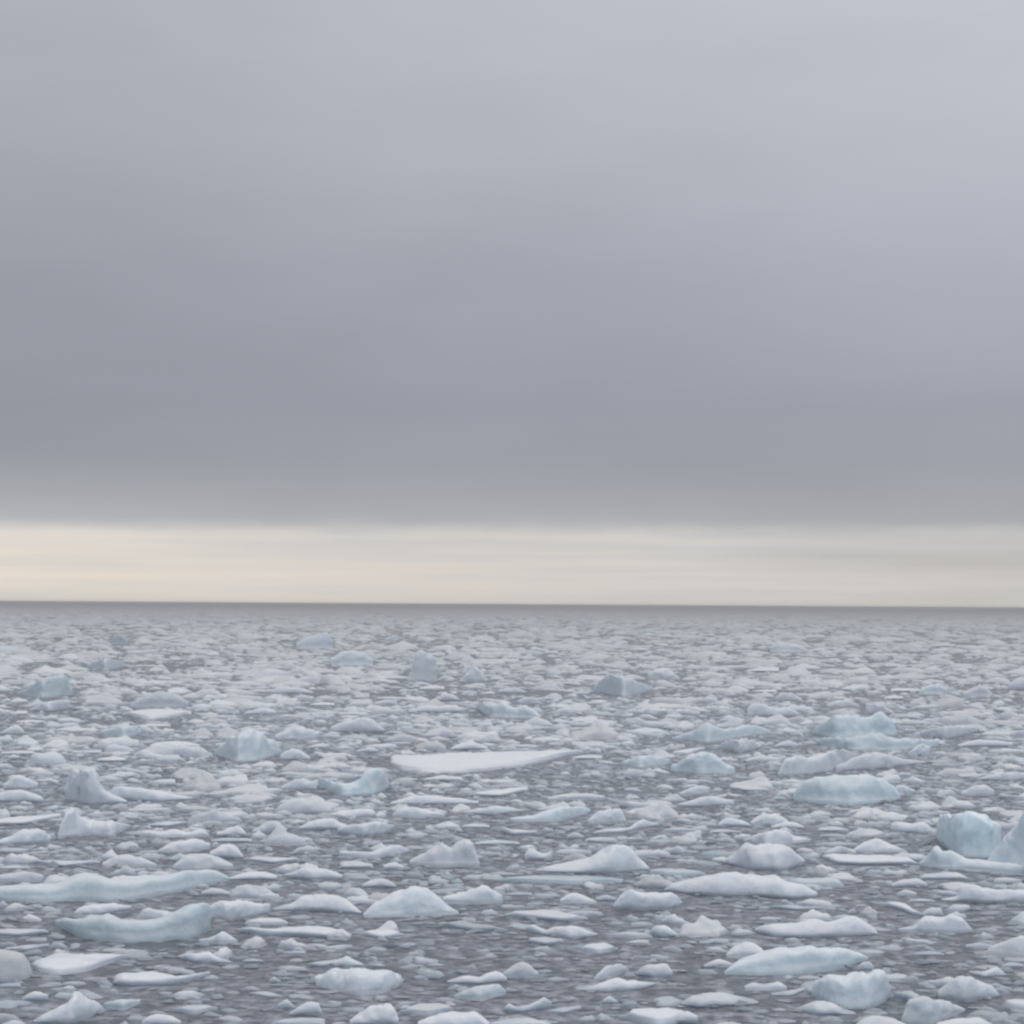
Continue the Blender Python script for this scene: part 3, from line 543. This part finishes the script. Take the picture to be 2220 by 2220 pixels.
ice("ice_floe", 1, [(1525, 562), (1600, 546), (1680, 545), (1775, 575)], 585, 'lump', depth=.3, blue=.12)
ice("ice_floe", 1, [(1755, 642), (1820, 628), (1895, 635)], 654, 'flat', blue=.1)
ice("ice_chunk", 1, [(1555, 822), (1620, 785), (1680, 763), (1750, 780), (1805, 805)], 842, depth=.5, blue=.25)
ice("ice_chunk", 1, [(1735, 885), (1800, 868), (1865, 872)], 895, blue=.15, tone=.95)
ice("ice_chunk", 1, [(1590, 1110), (1650, 1080), (1700, 1063), (1795, 1092)], 1132, depth=.4, blue=.1, tone=.95)
ice("ice_floe", 1, [(735, 352), (820, 335), (905, 334)], 358, 'lump', depth=.3, blue=.1)
ice("ice_chunk", 1, [(1675, 300), (1720, 270), (1800, 245), (1855, 235), (1885, 300)], 330, 'lump', "faint bluish far chunk close under the horizon left of centre", "the faint bluish far chunk", depth=.5, blue=.5)
ice("ice_chunk", 1, [(1385, 692), (1440, 672), (1500, 664), (1565, 682)], 702, depth=.4, blue=.12)
ice("ice_floe", 1, [(838, 1082), (910, 1065), (995, 1065)], 1094, 'flat', blue=.12)
ice("ice_floe", 1, [(775, 762), (860, 750), (965, 756)], 775, 'flat', blue=.1)
ice("ice_floe", 1, [(90, 738), (170, 728), (260, 735)], 752, 'flat', blue=.1)
ice("ice_chunk", 1, [(570, 800), (660, 770), (780, 765), (800, 800)], [(570, 815), (700, 830), (800, 815)], depth=.4, blue=.6)
ice("ice_chunk", 1, [(0, 805), (60, 770), (105, 765), (140, 800)], 815, depth=.4, blue=.2)
ice("ice_floe", 1, [(0, 915), (100, 900), (200, 912)], 930, 'flat', blue=.1, tone=.95)
# ---- tile 2: middle, far
ice("ice_floe", 2, [(278, 938), (300, 920), (380, 925), (500, 918), (600, 905), (850, 903), (1000, 898), (1100, 900), (1200, 898), (1375, 905)], [(278, 970), (320, 1010), (480, 1036), (700, 1022), (950, 1002), (1150, 966), (1375, 917)], 'flat', "longest flat white floe, a level table of ice in the middle distance", "the long table-flat floe", blue=.1, H=.30)
ice("ice_chunk", 2, [(615, 895), (670, 865), (730, 853), (790, 868), (830, 890)], 904, 'lump', "low white hump peeping up behind the long table-flat floe", "the hump behind the table", depth=.5, blue=.12)
ice("ice_chunk", 2, [(765, 645), (800, 628), (830, 655), (860, 650), (920, 628), (960, 655), (990, 668), (1040, 650), (1090, 680), (1135, 712)], [(765, 665), (830, 718), (1135, 728)], 'lump', "jagged white chunk with a blue notched foot beyond the long table-flat floe", "the jagged blue-footed chunk", depth=.35, blue=.6)
ice("ice_chunk", 2, [(375, 500), (400, 430), (420, 350), (440, 335), (465, 345), (530, 378), (552, 450), (545, 500)], 512, 'lump', "tall narrow pale tower of ice far off near the centre", "the tall pale far tower", depth=.6, blue=.35)
ice("ice_chunk", 2, [(675, 505), (710, 465), (740, 428), (785, 448), (825, 505)], 522, 'lump', "small pale far cone just in front of the tall pale tower", "the small pale far cone", depth=.6, blue=.3)
ice("ice_chunk", 2, [(1428, 550), (1470, 510), (1490, 478), (1520, 472), (1560, 482), (1650, 510), (1700, 528), (1755, 545)], [(1428, 572), (1600, 603), (1755, 568)], 'lump', "white ridge-backed far chunk with blue underside, right of centre", "the ridge-backed far chunk", depth=.35, blue=.55)
ice("ice_chunk", 2, [(-135, 1045), (-90, 1070), (-20, 1092), (60, 1092), (110, 1075), (125, 1030), (145, 1008), (210, 1000), (245, 1040), (275, 1092)], [(-135, 1110), (0, 1162), (200, 1152), (275, 1110)], 'lump', "saddle-shaped turquoise-footed chunk with two horns", "the two-horned saddle chunk", depth=.4, blue=.7)
ice("ice_floe", 2, [(378, 682), (430, 660), (490, 650), (640, 650), (700, 668)], 692, 'lump', depth=.3, blue=.12)
ice("ice_chunk", 2, [(528, 612), (590, 578), (640, 590), (668, 612)], 624, depth=.4, blue=.12)
ice("ice_floe", 2, [(440, 548), (510, 535), (585, 542)], 558, 'flat', blue=.1)
ice("ice_floe", 2, [(888, 564), (940, 552), (990, 550), (1045, 572)], 582, 'lump', depth=.3, blue=.1)
ice("ice_chunk", 2, [(998, 622), (1040, 605), (1085, 600), (1125, 635)], 645, depth=.4, blue=.12, warm=.3)
ice("ice_floe", 2, [(678, 580), (720, 562), (770, 575)], 596, 'lump', depth=.4, blue=.1, tone=.95)
ice("ice_chunk", 2, [(-60, 385), (0, 350), (60, 338), (120, 350), (180, 395)], 425, 'lump', "pale bluish far hump near the horizon, before the faint bluish chunk", "the pale bluish far hump", depth=.5, blue=.45)
ice("ice_chunk", 2, [(1735, 465), (1780, 450), (1840, 448), (1915, 490)], 512, depth=.4, blue=.1)
ice("ice_floe", 2, [(185, 638), (250, 618), (315, 622)], 644, 'lump', depth=.4, blue=.1)
ice("ice_chunk", 2, [(-60, 770), (40, 735), (120, 718), (180, 735), (245, 785)], 804, depth=.4, blue=.12, tone=.95)
ice("ice_floe", 2, [(275, 1202), (340, 1180), (400, 1163), (560, 1163), (660, 1175), (780, 1192)], 1215, 'lump', depth=.25, blue=.1)
ice("ice_floe", 2, [(1165, 1172), (1240, 1155), (1300, 1148), (1400, 1148), (1495, 1162)], 1186, 'lump', depth=.25, blue=.12, warm=.3)
ice("ice_floe", 2, [(715, 1155), (820, 1128), (900, 1118), (1060, 1108)], [(715, 1165), (900, 1170), (1060, 1135)], 'flat', blue=.12)
ice("ice_floe", 2, [(465, 1062), (560, 1045), (620, 1045), (695, 1056)], 1078, 'flat', blue=.1)
ice("ice_chunk", 2, [(1595, 980), (1640, 955), (1700, 938), (1780, 940), (1860, 955)], [(1595, 995), (1700, 1008), (1860, 985)], depth=.4, blue=.55)
ice("ice_floe", 2, [(1305, 942), (1380, 928), (1480, 930)], 956, 'flat', blue=.1)
ice("ice_floe", 2, [(1275, 592), (1340, 570), (1405, 572)], 594, 'lump', depth=.3, blue=.1)
ice("ice_floe", 2, [(245, 275), (290, 255), (345, 265)], 280, 'lump', depth=.3, blue=.1)
ice("ice_floe", 2, [(90, 905), (160, 885), (210, 905)], 918, 'lump', depth=.4, blue=.1)
# ---- tile 3: right, far
compound("iceberg", "turquoise low iceberg in the distance with smooth back and pale ledge at the waterline", "the turquoise distant iceberg", [
    ("smooth_back", (3, [(738, 795), (780, 755), (820, 730), (860, 715), (940, 712), (1020, 725), (1065, 710), (1095, 680), (1130, 668), (1165, 705), (1200, 760), (1215, 805)], [(738, 812), (860, 838), (1000, 828), (1215, 818)], 'lump'), dict(blue=.85, depth=.4, seed=41)),
    ("waterline_ledge", (3, [(755, 850), (820, 828), (900, 838), (1000, 818), (1090, 812), (1180, 832), (1300, 836), (1390, 846), (1490, 852)], [(755, 868), (950, 905), (1250, 905), (1490, 872)], 'lump'), dict(blue=.8, tone=.92, seed=42, depth=.22, rough=1.8)),
])
ice("ice_floe", 3, [(-60, 832), (0, 815), (60, 790), (110, 765), (150, 753), (220, 785), (300, 775), (380, 760), (440, 768), (500, 792)], [(-60, 842), (150, 865), (300, 835), (500, 805)], 'lump', "bluish long low floe with soft humps, left of the turquoise distant iceberg", "the bluish soft-humped floe", depth=.25, blue=.55)
ice("ice_chunk", 3, [(198, 885), (240, 855), (280, 838), (330, 845), (380, 838), (445, 878)], [(198, 895), (320, 925), (445, 892)], 'lump', "crumbly white heap just in front of the bluish soft-humped floe", "the crumbly white heap", depth=.4, blue=.12, rough=1.5)
ice("ice_chunk", 3, [(-65, 995), (-20, 970), (0, 950), (100, 918), (180, 920), (210, 960), (240, 985), (295, 1000)], [(-65, 1032), (100, 1045), (295, 1042)], 'block', "pale blue square-ended chunk near a line of floes, right of centre", "the pale blue square-ended chunk", depth=.35, blue=.6)
ice("ice_chunk", 3, [(538, 1042), (560, 1000), (585, 955), (650, 928), (710, 950), (760, 938), (850, 900), (900, 893), (975, 932)], [(538, 1055), (700, 1042), (860, 1025), (975, 955)], 'block', "angular white chunk of tilted slabs between the two turquoise bergs", "the angular slabby chunk", depth=.3, blue=.25)
ice("ice_floe", 3, [(860, 995), (940, 960), (1000, 938), (1080, 913), (1160, 930), (1260, 955), (1375, 967)], [(860, 1022), (1100, 1015), (1375, 978)], 'lump', "grey-white floe running out behind the angular slabby chunk", None, depth=.25, blue=.15, tone=.93)
ice("ice_chunk", 3, [(628, 1165), (650, 1115), (685, 1088), (740, 1068), (800, 1053), (950, 1043), (1020, 1050), (1085, 1062), (1150, 1085), (1200, 1115), (1235, 1155)], [(628, 1188), (800, 1205), (1000, 1210), (1235, 1185)], 'lump', "smooth turquoise whale-backed chunk below the angular slabby one", "the turquoise whale-backed chunk", depth=.4, blue=.75)
ice("ice_chunk", 3, [(1198, 1115), (1250, 1093), (1315, 1132)], 1148, blue=.15)
ice("ice_floe", 3, [(1175, 552), (1260, 548), (1355, 560)], 574, 'flat', blue=.1)
ice("ice_chunk", 3, [(1335, 565), (1380, 538), (1410, 528), (1505, 552)], 590, depth=.4, blue=.6)
ice("ice_chunk", 3, [(1585, 575), (1640, 550), (1690, 533), (1755, 582)], 606, 'lump', "white far lump at the right with a snowy pointed top", "the pointed far lump", depth=.4, blue=.2)
ice("ice_chunk", 3, [(1845, 530), (1890, 500), (1960, 490), (2050, 530)], 562, depth=.4, blue=.2)
ice("ice_floe", 3, [(355, 452), (440, 432), (545, 430)], 462, 'flat', blue=.1)
ice("ice_chunk", 3, [(495, 320), (530, 290), (600, 300), (650, 305), (710, 335)], 348, 'lump', "pale blue far chunk under the horizon at the right", "the pale blue far chunk", depth=.5, blue=.5)
ice("ice_floe", 3, [(1555, 872), (1640, 850), (1700, 843), (1780, 848), (1870, 865)], 884, 'lump', depth=.25, blue=.15)
ice("ice_chunk", 3, [(1350, 800), (1420, 780), (1480, 768), (1600, 772), (1700, 775)], [(1350, 830), (1500, 845), (1700, 795)], depth=.3, blue=.3, tone=.92)
ice("ice_chunk", 3, [(1575, 1145), (1630, 1115), (1695, 1093), (1765, 1132)], 1162, depth=.4, blue=.15)
ice("ice_floe", 3, [(1665, 1062), (1760, 1042), (1850, 1028), (1932, 1030), (2000, 1045)], [(1665, 1072), (1850, 1085), (2000, 1065)], 'lump', depth=.25, blue=.15)
ice("ice_chunk", 3, [(365, 660), (400, 640), (440, 638), (520, 665), (600, 660), (655, 692)], 716, depth=.4, blue=.15)
ice("ice_floe", 3, [(815, 642), (870, 625), (930, 618), (1000, 648)], 656, 'lump', depth=.3, blue=.1)
ice("ice_chunk", 3, [(525, 605), (560, 580), (610, 578), (675, 612)], 626, depth=.4, blue=.1, warm=.3)
ice("ice_floe", 3, [(395, 568), (460, 558), (535, 562)], 578, 'flat', blue=.1)
ice("ice_floe", 3, [(-60, 912), (40, 890), (125, 885)], [(-60, 925), (40, 925), (125, 900)], 'flat', blue=.12)
ice("ice_chunk", 3, [(515, 880), (560, 858), (605, 848), (655, 872)], 888, depth=.4, blue=.1)
ice("ice_floe", 3, [(335, 965), (400, 942), (450, 935), (565, 950)], 974, 'lump', depth=.3, blue=.1, warm=.3)
ice("ice_chunk", 3, [(-20, 1145), (40, 1120), (105, 1098), (155, 1120)], 1158, depth=.4, blue=.2)
ice("ice_floe", 3, [(-20, 1205), (80, 1180), (160, 1163), (290, 1192)], 1225, 'lump', depth=.25, blue=.15)
ice("ice_chunk", 3, [(1385, 865), (1440, 833), (1485, 868)], 878, blue=.15)
ice("ice_chunk", 3, [(1280, 915), (1320, 885), (1355, 868), (1405, 888)], 935, depth=.5, blue=.3)
ice("ice_chunk", 3, [(1040, 640), (1120, 625), (1150, 660), (1200, 690)], 700, depth=.4, blue=.1, tone=.95)
ice("ice_floe", 3, [(1140, 600), (1190, 590), (1250, 600)], 616, 'flat', blue=.1)
ice("ice_floe", 3, [(1730, 905), (1830, 890), (1940, 900)], 918, 'flat', blue=.1)
n_traced = len(traced)

# ------------------------------------------------------------------ scattered pieces of ice
def radial_batch(cx, cy, s, asp, rot, H, flat, nth, depthz, rg):
    """N pieces on one polar topology -> V (N,v,3), F, height factor"""
    n = len(cx)
    rho = np.array([1.16, 1.08, 1.0, 0.97, 0.86, 0.68, 0.45, 0.22])
    zf_l = np.array([-9, -8, 0.16, 0.42, 0.68, 0.85, 0.96, 1.0])
    zf_f = np.array([-9, -8, 0.45, 0.80, 0.95, 1.0, 1.0, 1.0])
    if nth <= 10:
        sel = [1, 2, 4, 6]; rho = rho[sel]; zf_l = zf_l[sel]; zf_f = zf_f[sel]
    th = np.linspace(0, 2 * math.pi, nth, endpoint=False)
    out = np.ones((n, nth))
    for k, a in ((2, .15), (3, .09), (4, .07), (5, .06), (7, .04)):
        out += (rg.normal(0, a, (n, 1)) * np.cos(k * th[None] + rg.uniform(0, 6.28, (n, 1))))
    out = np.clip(out, 0.45, 1.6)
    r = rho[None, :, None] * out[:, None, :]
    # how far the sunken foot of the piece spreads out under the surface
    foot = rg.uniform(-0.16, 0.22, (n, 1)) * (0.6 + 0.6 * np.cos(th[None] + rg.uniform(0, 6.28, (n, 1))))
    r[:, 0] *= 1 + foot; r[:, 1] *= 1 + foot * 0.85
    lx = r * np.cos(th)[None, None]; ly = r * np.sin(th)[None, None]
    hx, hy = lx.copy(), ly.copy()
    # height field: tilt, one or two humps, ripples
    mod = 0.75 + 0.45 * (hx * rg.normal(0, .6, (n, 1, 1)) + hy * rg.normal(0, .6, (n, 1, 1)))
    for q in range(2):
        px = rg.uniform(-.6, .6, (n, 1, 1)); py = rg.uniform(-.6, .6, (n, 1, 1)); w = rg.uniform(.32, .7, (n, 1, 1))
        mod += rg.uniform(0, 0.8, (n, 1, 1)) * (1 - flat[:, None, None]) * np.exp(-((hx - px) ** 2 + (hy - py) ** 2) / w ** 2)
    for q in range(4):
        kx = rg.normal(0, 5, (n, 1, 1)); ky = rg.normal(0, 5, (n, 1, 1))
        mod += 0.09 * np.sin(kx * hx + ky * hy + rg.uniform(0, 6.28, (n, 1, 1)))
    mod = np.clip(mod, 0.18, 1.9)
    zf = zf_l[None, :] * (1 - flat[:, None]) + zf_f[None, :] * flat[:, None]
    z = H[:, None, None] * np.clip(zf, 0, 1)[:, :, None] * mod
    z = np.where((zf_l == -8)[None, :, None], 0.012, np.where((zf_l == -9)[None, :, None], depthz, z))
    # centre
    zc = z[:, -1, :].mean(1)
    a = s / 2; b = s * asp / 2
    c, sn = np.cos(rot), np.sin(rot)
    X = lx * a[:, None, None]; Yy = ly * b[:, None, None]
    wx = X * c[:, None, None] - Yy * sn[:, None, None]; wy = X * sn[:, None, None] + Yy * c[:, None, None]
    P = np.stack([wx, wy, z], -1).reshape(n, -1, 3)
    P = np.concatenate([P, np.stack([0 * zc, 0 * zc, zc], -1)[:, None]], 1)
    nr = len(rho); F = []
    for q in range(nr - 1):
        for k in range(nth):
            F.append((q * nth + k, q * nth + (k + 1) % nth, (q + 1) * nth + (k + 1) % nth, (q + 1) * nth + k))
    ctr = nr * nth
    for k in range(0, nth, 2):
        o = (nr - 1) * nth
        F.append((o + k, o + (k + 1) % nth, o + (k + 2) % nth, ctr))
    return P, np.array(F)

# open leads where the photograph shows little ice: (x, y, rx, ry) in photograph pixels
LEADS = [(1100, 2065, 190, 62), (960, 2040, 120, 30), (1900, 1935, 120, 42), (1600, 1975, 130, 38), (1520, 1960, 110, 32), (2150, 1975, 70, 40),
         (330, 2145, 150, 26), (420, 2050, 120, 22), (300, 1970, 110, 18), (1260, 1945, 70, 18), (820, 2000, 140, 18), (2000, 2080, 120, 30), (1730, 2075, 60, 12), (1640, 2140, 60, 30)]
LEADS_A = np.array(LEADS, float)
HALF = math.tan(R(15)) * 1.22
def smin_at(d): return np.maximum(0.24, 0.0021 * d)
def smax_at(d): return np.minimum(1.5 + 0.0125 * d, 7.0)
cand = []
dedges = np.exp(np.arange(math.log(24), math.log(3600), 0.06))
for d0, d1 in zip(dedges[:-1], dedges[1:]):
    dm = (d0 + d1) / 2
    area = (HALF * dm * 2 + 10) * (d1 - d0)
    lo, hi = smin_at(dm), smax_at(dm)
    al = 1.75
    # pareto density exponent (al+1), truncated
    uu = rng.random(4000); ss = (lo ** -al - uu * (lo ** -al - hi ** -al)) ** (-1 / al)
    ea = (math.pi / 4 * ss ** 2 * 0.72).mean()
    cov = 0.88 if dm > 60 else 0.62 + 0.26 * (dm - 24) / 36
    if dm > 110: cov = float(np.interp(math.log(dm), [math.log(v) for v in (100, 220, 500, 1200, 3000)], [0.88, 0.45, 0.20, 0.14, 0.16]))
    if dm > 3500: break
    n = int(cov * area / ea)
    uu = rng.random(n); s = (lo ** -al - uu * (lo ** -al - hi ** -al)) ** (-1 / al)
    d = rng.uniform(d0, d1, n); x = rng.uniform(-1, 1, n) * (HALF * d + 5)
    cand.append(np.stack([x, np.sqrt(np.maximum(d * d - 0 * x, 1)), s], 1))
cand = np.concatenate(cand)
# thin out in leads and by a patchy drift density
pxx, pyy = project(np.concatenate([cand[:, :2], np.zeros((len(cand), 1))], 1))
den = 0.86 + 0.42 * fbm(np.stack([cand[:, 0] / 14, cand[:, 1] / 34, 0 * cand[:, 0]], 1), 2) + 0.55 * vnoise(np.stack([cand[:, 0] / 3.1, cand[:, 1] / 5.2, 0 * cand[:, 0] + 9], 1))
for lx_, ly_, rx_, ry_ in LEADS:
    q = ((pxx - lx_) / rx_) ** 2 + ((pyy - ly_) / ry_) ** 2
    den = np.where(q < 1, np.where(cand[:, 2] > 0.42, 0.04, 0.42), den)
keep = rng.random(len(cand)) < den
cand = cand[keep]
cand = cand[np.argsort(-cand[:, 2])]
CELL = 3.0
# multi-level hash: cell size grows with distance to keep lists short
grid = {}
def cell_of(x, y):
    lev = 0 if y < 150 else (1 if y < 600 else 2)
    cs = (1.5, 5.0, 14.0)[lev]
    return lev, cs, int(math.floor(x / cs)), int(math.floor(y / cs))
def put(x, y, r):
    lev, cs, i, j = cell_of(x, y)
    k = int(math.ceil((r) / cs))
    for a_ in range(i - k, i + k + 1):
        for b_ in range(j - k, j + k + 1):
            grid.setdefault((lev, a_, b_), []).append((x, y, r))
for (x, y, r) in occ: put(x, y, r)
acc = []
BX = np.array(boxes)
cpx, cpy = project(np.concatenate([cand[:, :2], np.zeros((len(cand), 1))], 1))
cd = np.hypot(cand[:, 0], cand[:, 1])
cw = cand[:, 2] / cd * FPX * 0.55; ch = cw * 0.42
blocked = np.zeros(len(cand), bool)
for (xa_, xb_, ya_, yb_) in boxes:
    ins = (cpx + cw * 0.8 > xa_) & (cpx - cw * 0.8 < xb_) & (cpy > ya_) & (cpy - ch < yb_ - 1)
    blocked |= ins & (cw > 9) & ((cpy > yb_ - 0.35 * (yb_ - ya_)) | (cw > 0.3 * (xb_ - xa_)))
cand = cand[~blocked]
for x, y, s in cand:
    r = s * 0.5
    lev, cs, i, j = cell_of(x, y)
    ok = True
    for (ox, oy, orr) in grid.get((lev, i, j), ()):
        m = (orr + r * 0.52)
        if (ox - x) ** 2 + (oy - y) ** 2 < m * m * 0.50: ok = False; break
    if ok:
        acc.append((x, y, s)); put(x, y, r * 0.80)
acc = np.array(acc)
nA = len(acc)
ax_, ay_, as_ = acc.T
aasp = rng.uniform(0.42, 0.85, nA); arot = rng.normal(0, 0.45, nA)
aflat = np.where(rng.random(nA) < 0.36, rng.uniform(.7, 1, nA), rng.uniform(0, .45, nA))
aH = as_ * np.where(aflat > .6, rng.uniform(.05, .13, nA), rng.lognormal(math.log(.16), .40, nA))
aH = np.minimum(np.clip(aH, 0.025, 1.0), as_ * np.interp(np.log(ay_), [math.log(80), math.log(400)], [0.27, 0.14]))
ablue = np.clip(np.where(rng.random(nA) < 0.07, rng.uniform(.4, .7, nA), rng.uniform(.02, .25, nA)), 0, 1)
atone = np.where(rng.random(nA) < 0.25, rng.uniform(.55, .85, nA), rng.uniform(.84, 1.0, nA))
atone = np.where((as_ > 1.2) & (atone < .8), atone * .4 + .55, atone)
atone = np.where(as_ < 0.5, atone * rng.uniform(.55, 1.0, nA), atone)
awarm = np.where(rng.random(nA) < 0.3, rng.uniform(.05, .3, nA), 0.0)
apx, apy = project(np.stack([ax_, ay_, 0 * ax_], 1))
dist = np.hypot(ax_, ay_)
app_w = as_ / dist * FPX
app_h = (as_ * 0.7 * CAM_H / dist + aH) / dist * FPX
inview = (apx > 6) & (apx < SRC - 6) & (apy < SRC - 4)
score = np.where(inview, app_w * app_h, 0)
N_IND = 300 - n_traced
order = np.argsort(-score)
ind = order[:N_IND]
mass = np.ones(nA, bool); mass[ind] = False

def build(idx, nth, rg):
    P, F = radial_batch(ax_[idx], ay_[idx], as_[idx], aasp[idx], arot[idx], aH[idx], aflat[idx], nth, -0.25, rg)
    A = np.stack([ablue[idx], atone[idx], awarm[idx]], -1)
    return P, F, A

rg = np.random.default_rng(5)
P, F, A = build(ind, 28, rg)
singles = []
for q, i in enumerate(ind):
    nm = "ice_floe" if aflat[i] > .6 else "ice_chunk"
    V = P[q].copy(); sc = max(.12, as_[i] * .14)
    dz = fbm((V + np.array([ax_[i], ay_[i], 0])) / sc, 2) * aH[i] * 0.10
    V[:, 2] += np.where(V[:, 2] > 0.01, dz, 0)
    o = link(nm, make_mesh(nm, V, F, np.repeat(A[q][None], len(V), 0)), ICE, (ax_[i], ay_[i], 0))
    o["category"] = "ice floe" if nm == "ice_floe" else "ice chunk"; o["group"] = GROUP
    singles.append(dict(o=o, c=np.array([ax_[i], ay_[i], 0]), w=as_[i], h=aH[i], kind='flat' if nm == "ice_floe" else 'lump', blue=ablue[i], tone=atone[i]))

Vs, Fs, As = [], [], []; base_i = 0
for lo, hi, nth in ((0, 75, 16), (75, 160, 12), (160, 1e9, 8)):
    idx = np.where(mass & (dist >= lo) & (dist < hi))[0]
    if not len(idx): continue
    P, F, A = build(idx, nth, rg)
    P[..., 0] += ax_[idx][:, None]; P[..., 1] += ay_[idx][:, None]
    n, v = P.shape[:2]
    Vs.append(P.reshape(-1, 3)); Fs.append((F[None] + (np.arange(n) * v)[:, None, None] + base_i).reshape(-1, 4)); As.append(np.repeat(A, v, 0)); base_i += n * v
# crumbs: fist to head sized bits between the floes, near the camera only
nc = 7000
d = np.sqrt(rng.uniform(24 ** 2, 105 ** 2, nc)); x = rng.uniform(-1, 1, nc) * (HALF * d + 4); s = rng.uniform(.10, .30, nc) * (1 + d / 120)
sv = (as_, aasp, arot, aH, aflat)
P, F = radial_batch(x, d, s, rng.uniform(.4, .8, nc), rng.normal(0, .5, nc), s * rng.uniform(.05, .25, nc), rng.uniform(0, 1, nc), 8, -0.05, rg)
P[..., 0] += x[:, None]; P[..., 1] += d[:, None]
A = np.stack([rng.uniform(.0, .2, nc), rng.uniform(.24, .55, nc), rng.uniform(0, .4, nc)], -1)
n, v = P.shape[:2]
Vs.append(P.reshape(-1, 3)); Fs.append((F[None] + (np.arange(n) * v)[:, None, None] + base_i).reshape(-1, 4)); As.append(np.repeat(A, v, 0))
brash = link("brash_ice", make_mesh("brash_ice", np.concatenate(Vs), np.concatenate(Fs), np.concatenate(As)), ICE)
brash["kind"] = "stuff"; brash["label"] = "small grey and white bits of brash ice covering the sea to the horizon"
print("pieces", nA, "traced", n_traced, "singles", len(singles), "verts", len(brash.data.vertices))

# ------------------------------------------------------------------ the thin sea mist that greys the far ice
def box_mesh(name, x0, x1, y0, y1, z0, z1):
    V = np.array([(x, y, z) for x in (x0, x1) for y in (y0, y1) for z in (z0, z1)], float)
    F = np.array([(0, 1, 3, 2), (4, 6, 7, 5), (0, 4, 5, 1), (2, 3, 7, 6), (0, 2, 6, 4), (1, 5, 7, 3)])
    return make_mesh(name, V, F, None, False)
HM = bpy.data.materials.new("sea_mist"); HM.use_nodes = True
t = HM.node_tree
for n in list(t.nodes): t.nodes.remove(n)
o_ = t.nodes.new("ShaderNodeOutputMaterial"); v_ = t.nodes.new("ShaderNodeVolumePrincipled")
v_.inputs["Color"].default_value = (0.77, 0.765, 0.765, 1); v_.inputs["Density"].default_value = HAZE; v_.inputs["Anisotropy"].default_value = 0.0
t.links.new(v_.outputs[0], o_.inputs["Volume"])
haze = link("haze", box_mesh("haze", -60500, 60500, -60500, 60500, -1.0, 8.25), HM)
haze["kind"] = "stuff"; haze["label"] = "thin grey sea mist over the distant ice"

# ------------------------------------------------------------------ labels for the pieces without one of their own
RX = np.array([[r[0], r[1]] for r in refs]); RP = np.stack(project(np.concatenate([RX, np.zeros((len(RX), 1))], 1)), 1)
used = {o["label"].lower() for o in COL.objects if "label" in o}
todo = [t_ for t_ in traced + singles if "label" not in t_["o"]]
def size_word(t_):
    return "big" if t_["w"] > 3.2 else ("mid-sized" if t_["w"] > 1.6 else ("small" if t_["w"] > .8 else "tiny"))
def shape_word(t_):
    if t_["kind"] == 'flat': return "flat"
    r = t_["h"] / max(t_["w"], .1)
    return "upright" if r > .36 else ("rounded" if r > .2 else "low")
def col_word(t_):
    if t_["blue"] > .42: return "bluish"
    return "white" if t_["tone"] > .9 else ("off-white" if t_["tone"] > .78 else "grey")
entries = {}
for t_ in todo:
    p_ = np.array(project(t_["c"]))
    dd = np.hypot((RP[:, 0] - p_[0]), (RP[:, 1] - p_[1]) * 2.2)
    k = int(np.argmin(dd)); v = p_ - RP[k]; hx, vy = v[0], v[1] * 3
    if abs(hx) > 2.2 * abs(vy): rel = "right of" if hx > 0 else "left of"
    elif abs(vy) > 2.2 * abs(hx): rel = "in front of" if vy > 0 else "behind"
    else: rel = ("in front " if vy > 0 else "behind ") + ("right of" if hx > 0 else "left of")
    entries.setdefault((shape_word(t_), col_word(t_), t_["o"]["category"].replace("ice ", ""), rel, refs[k][2]), []).append((dd[k], t_))
ORD = ["nearest", "second nearest", "third nearest", "fourth nearest", "fifth nearest", "sixth nearest", "seventh nearest", "eighth nearest", "ninth nearest", "tenth nearest"]
for (sh, cw, cat, rel, ref), lst in entries.items():
    lst.sort(key=lambda a: a[0])
    for q, (dd, t_) in enumerate(lst):
        core = f"{sh} {cw} ice {cat} {rel} {ref}"
        lab = (size_word(t_) + " " + core) if len(lst) == 1 else f"{ORD[min(q, 9)]} {core}"
        t_["o"]["label"] = lab
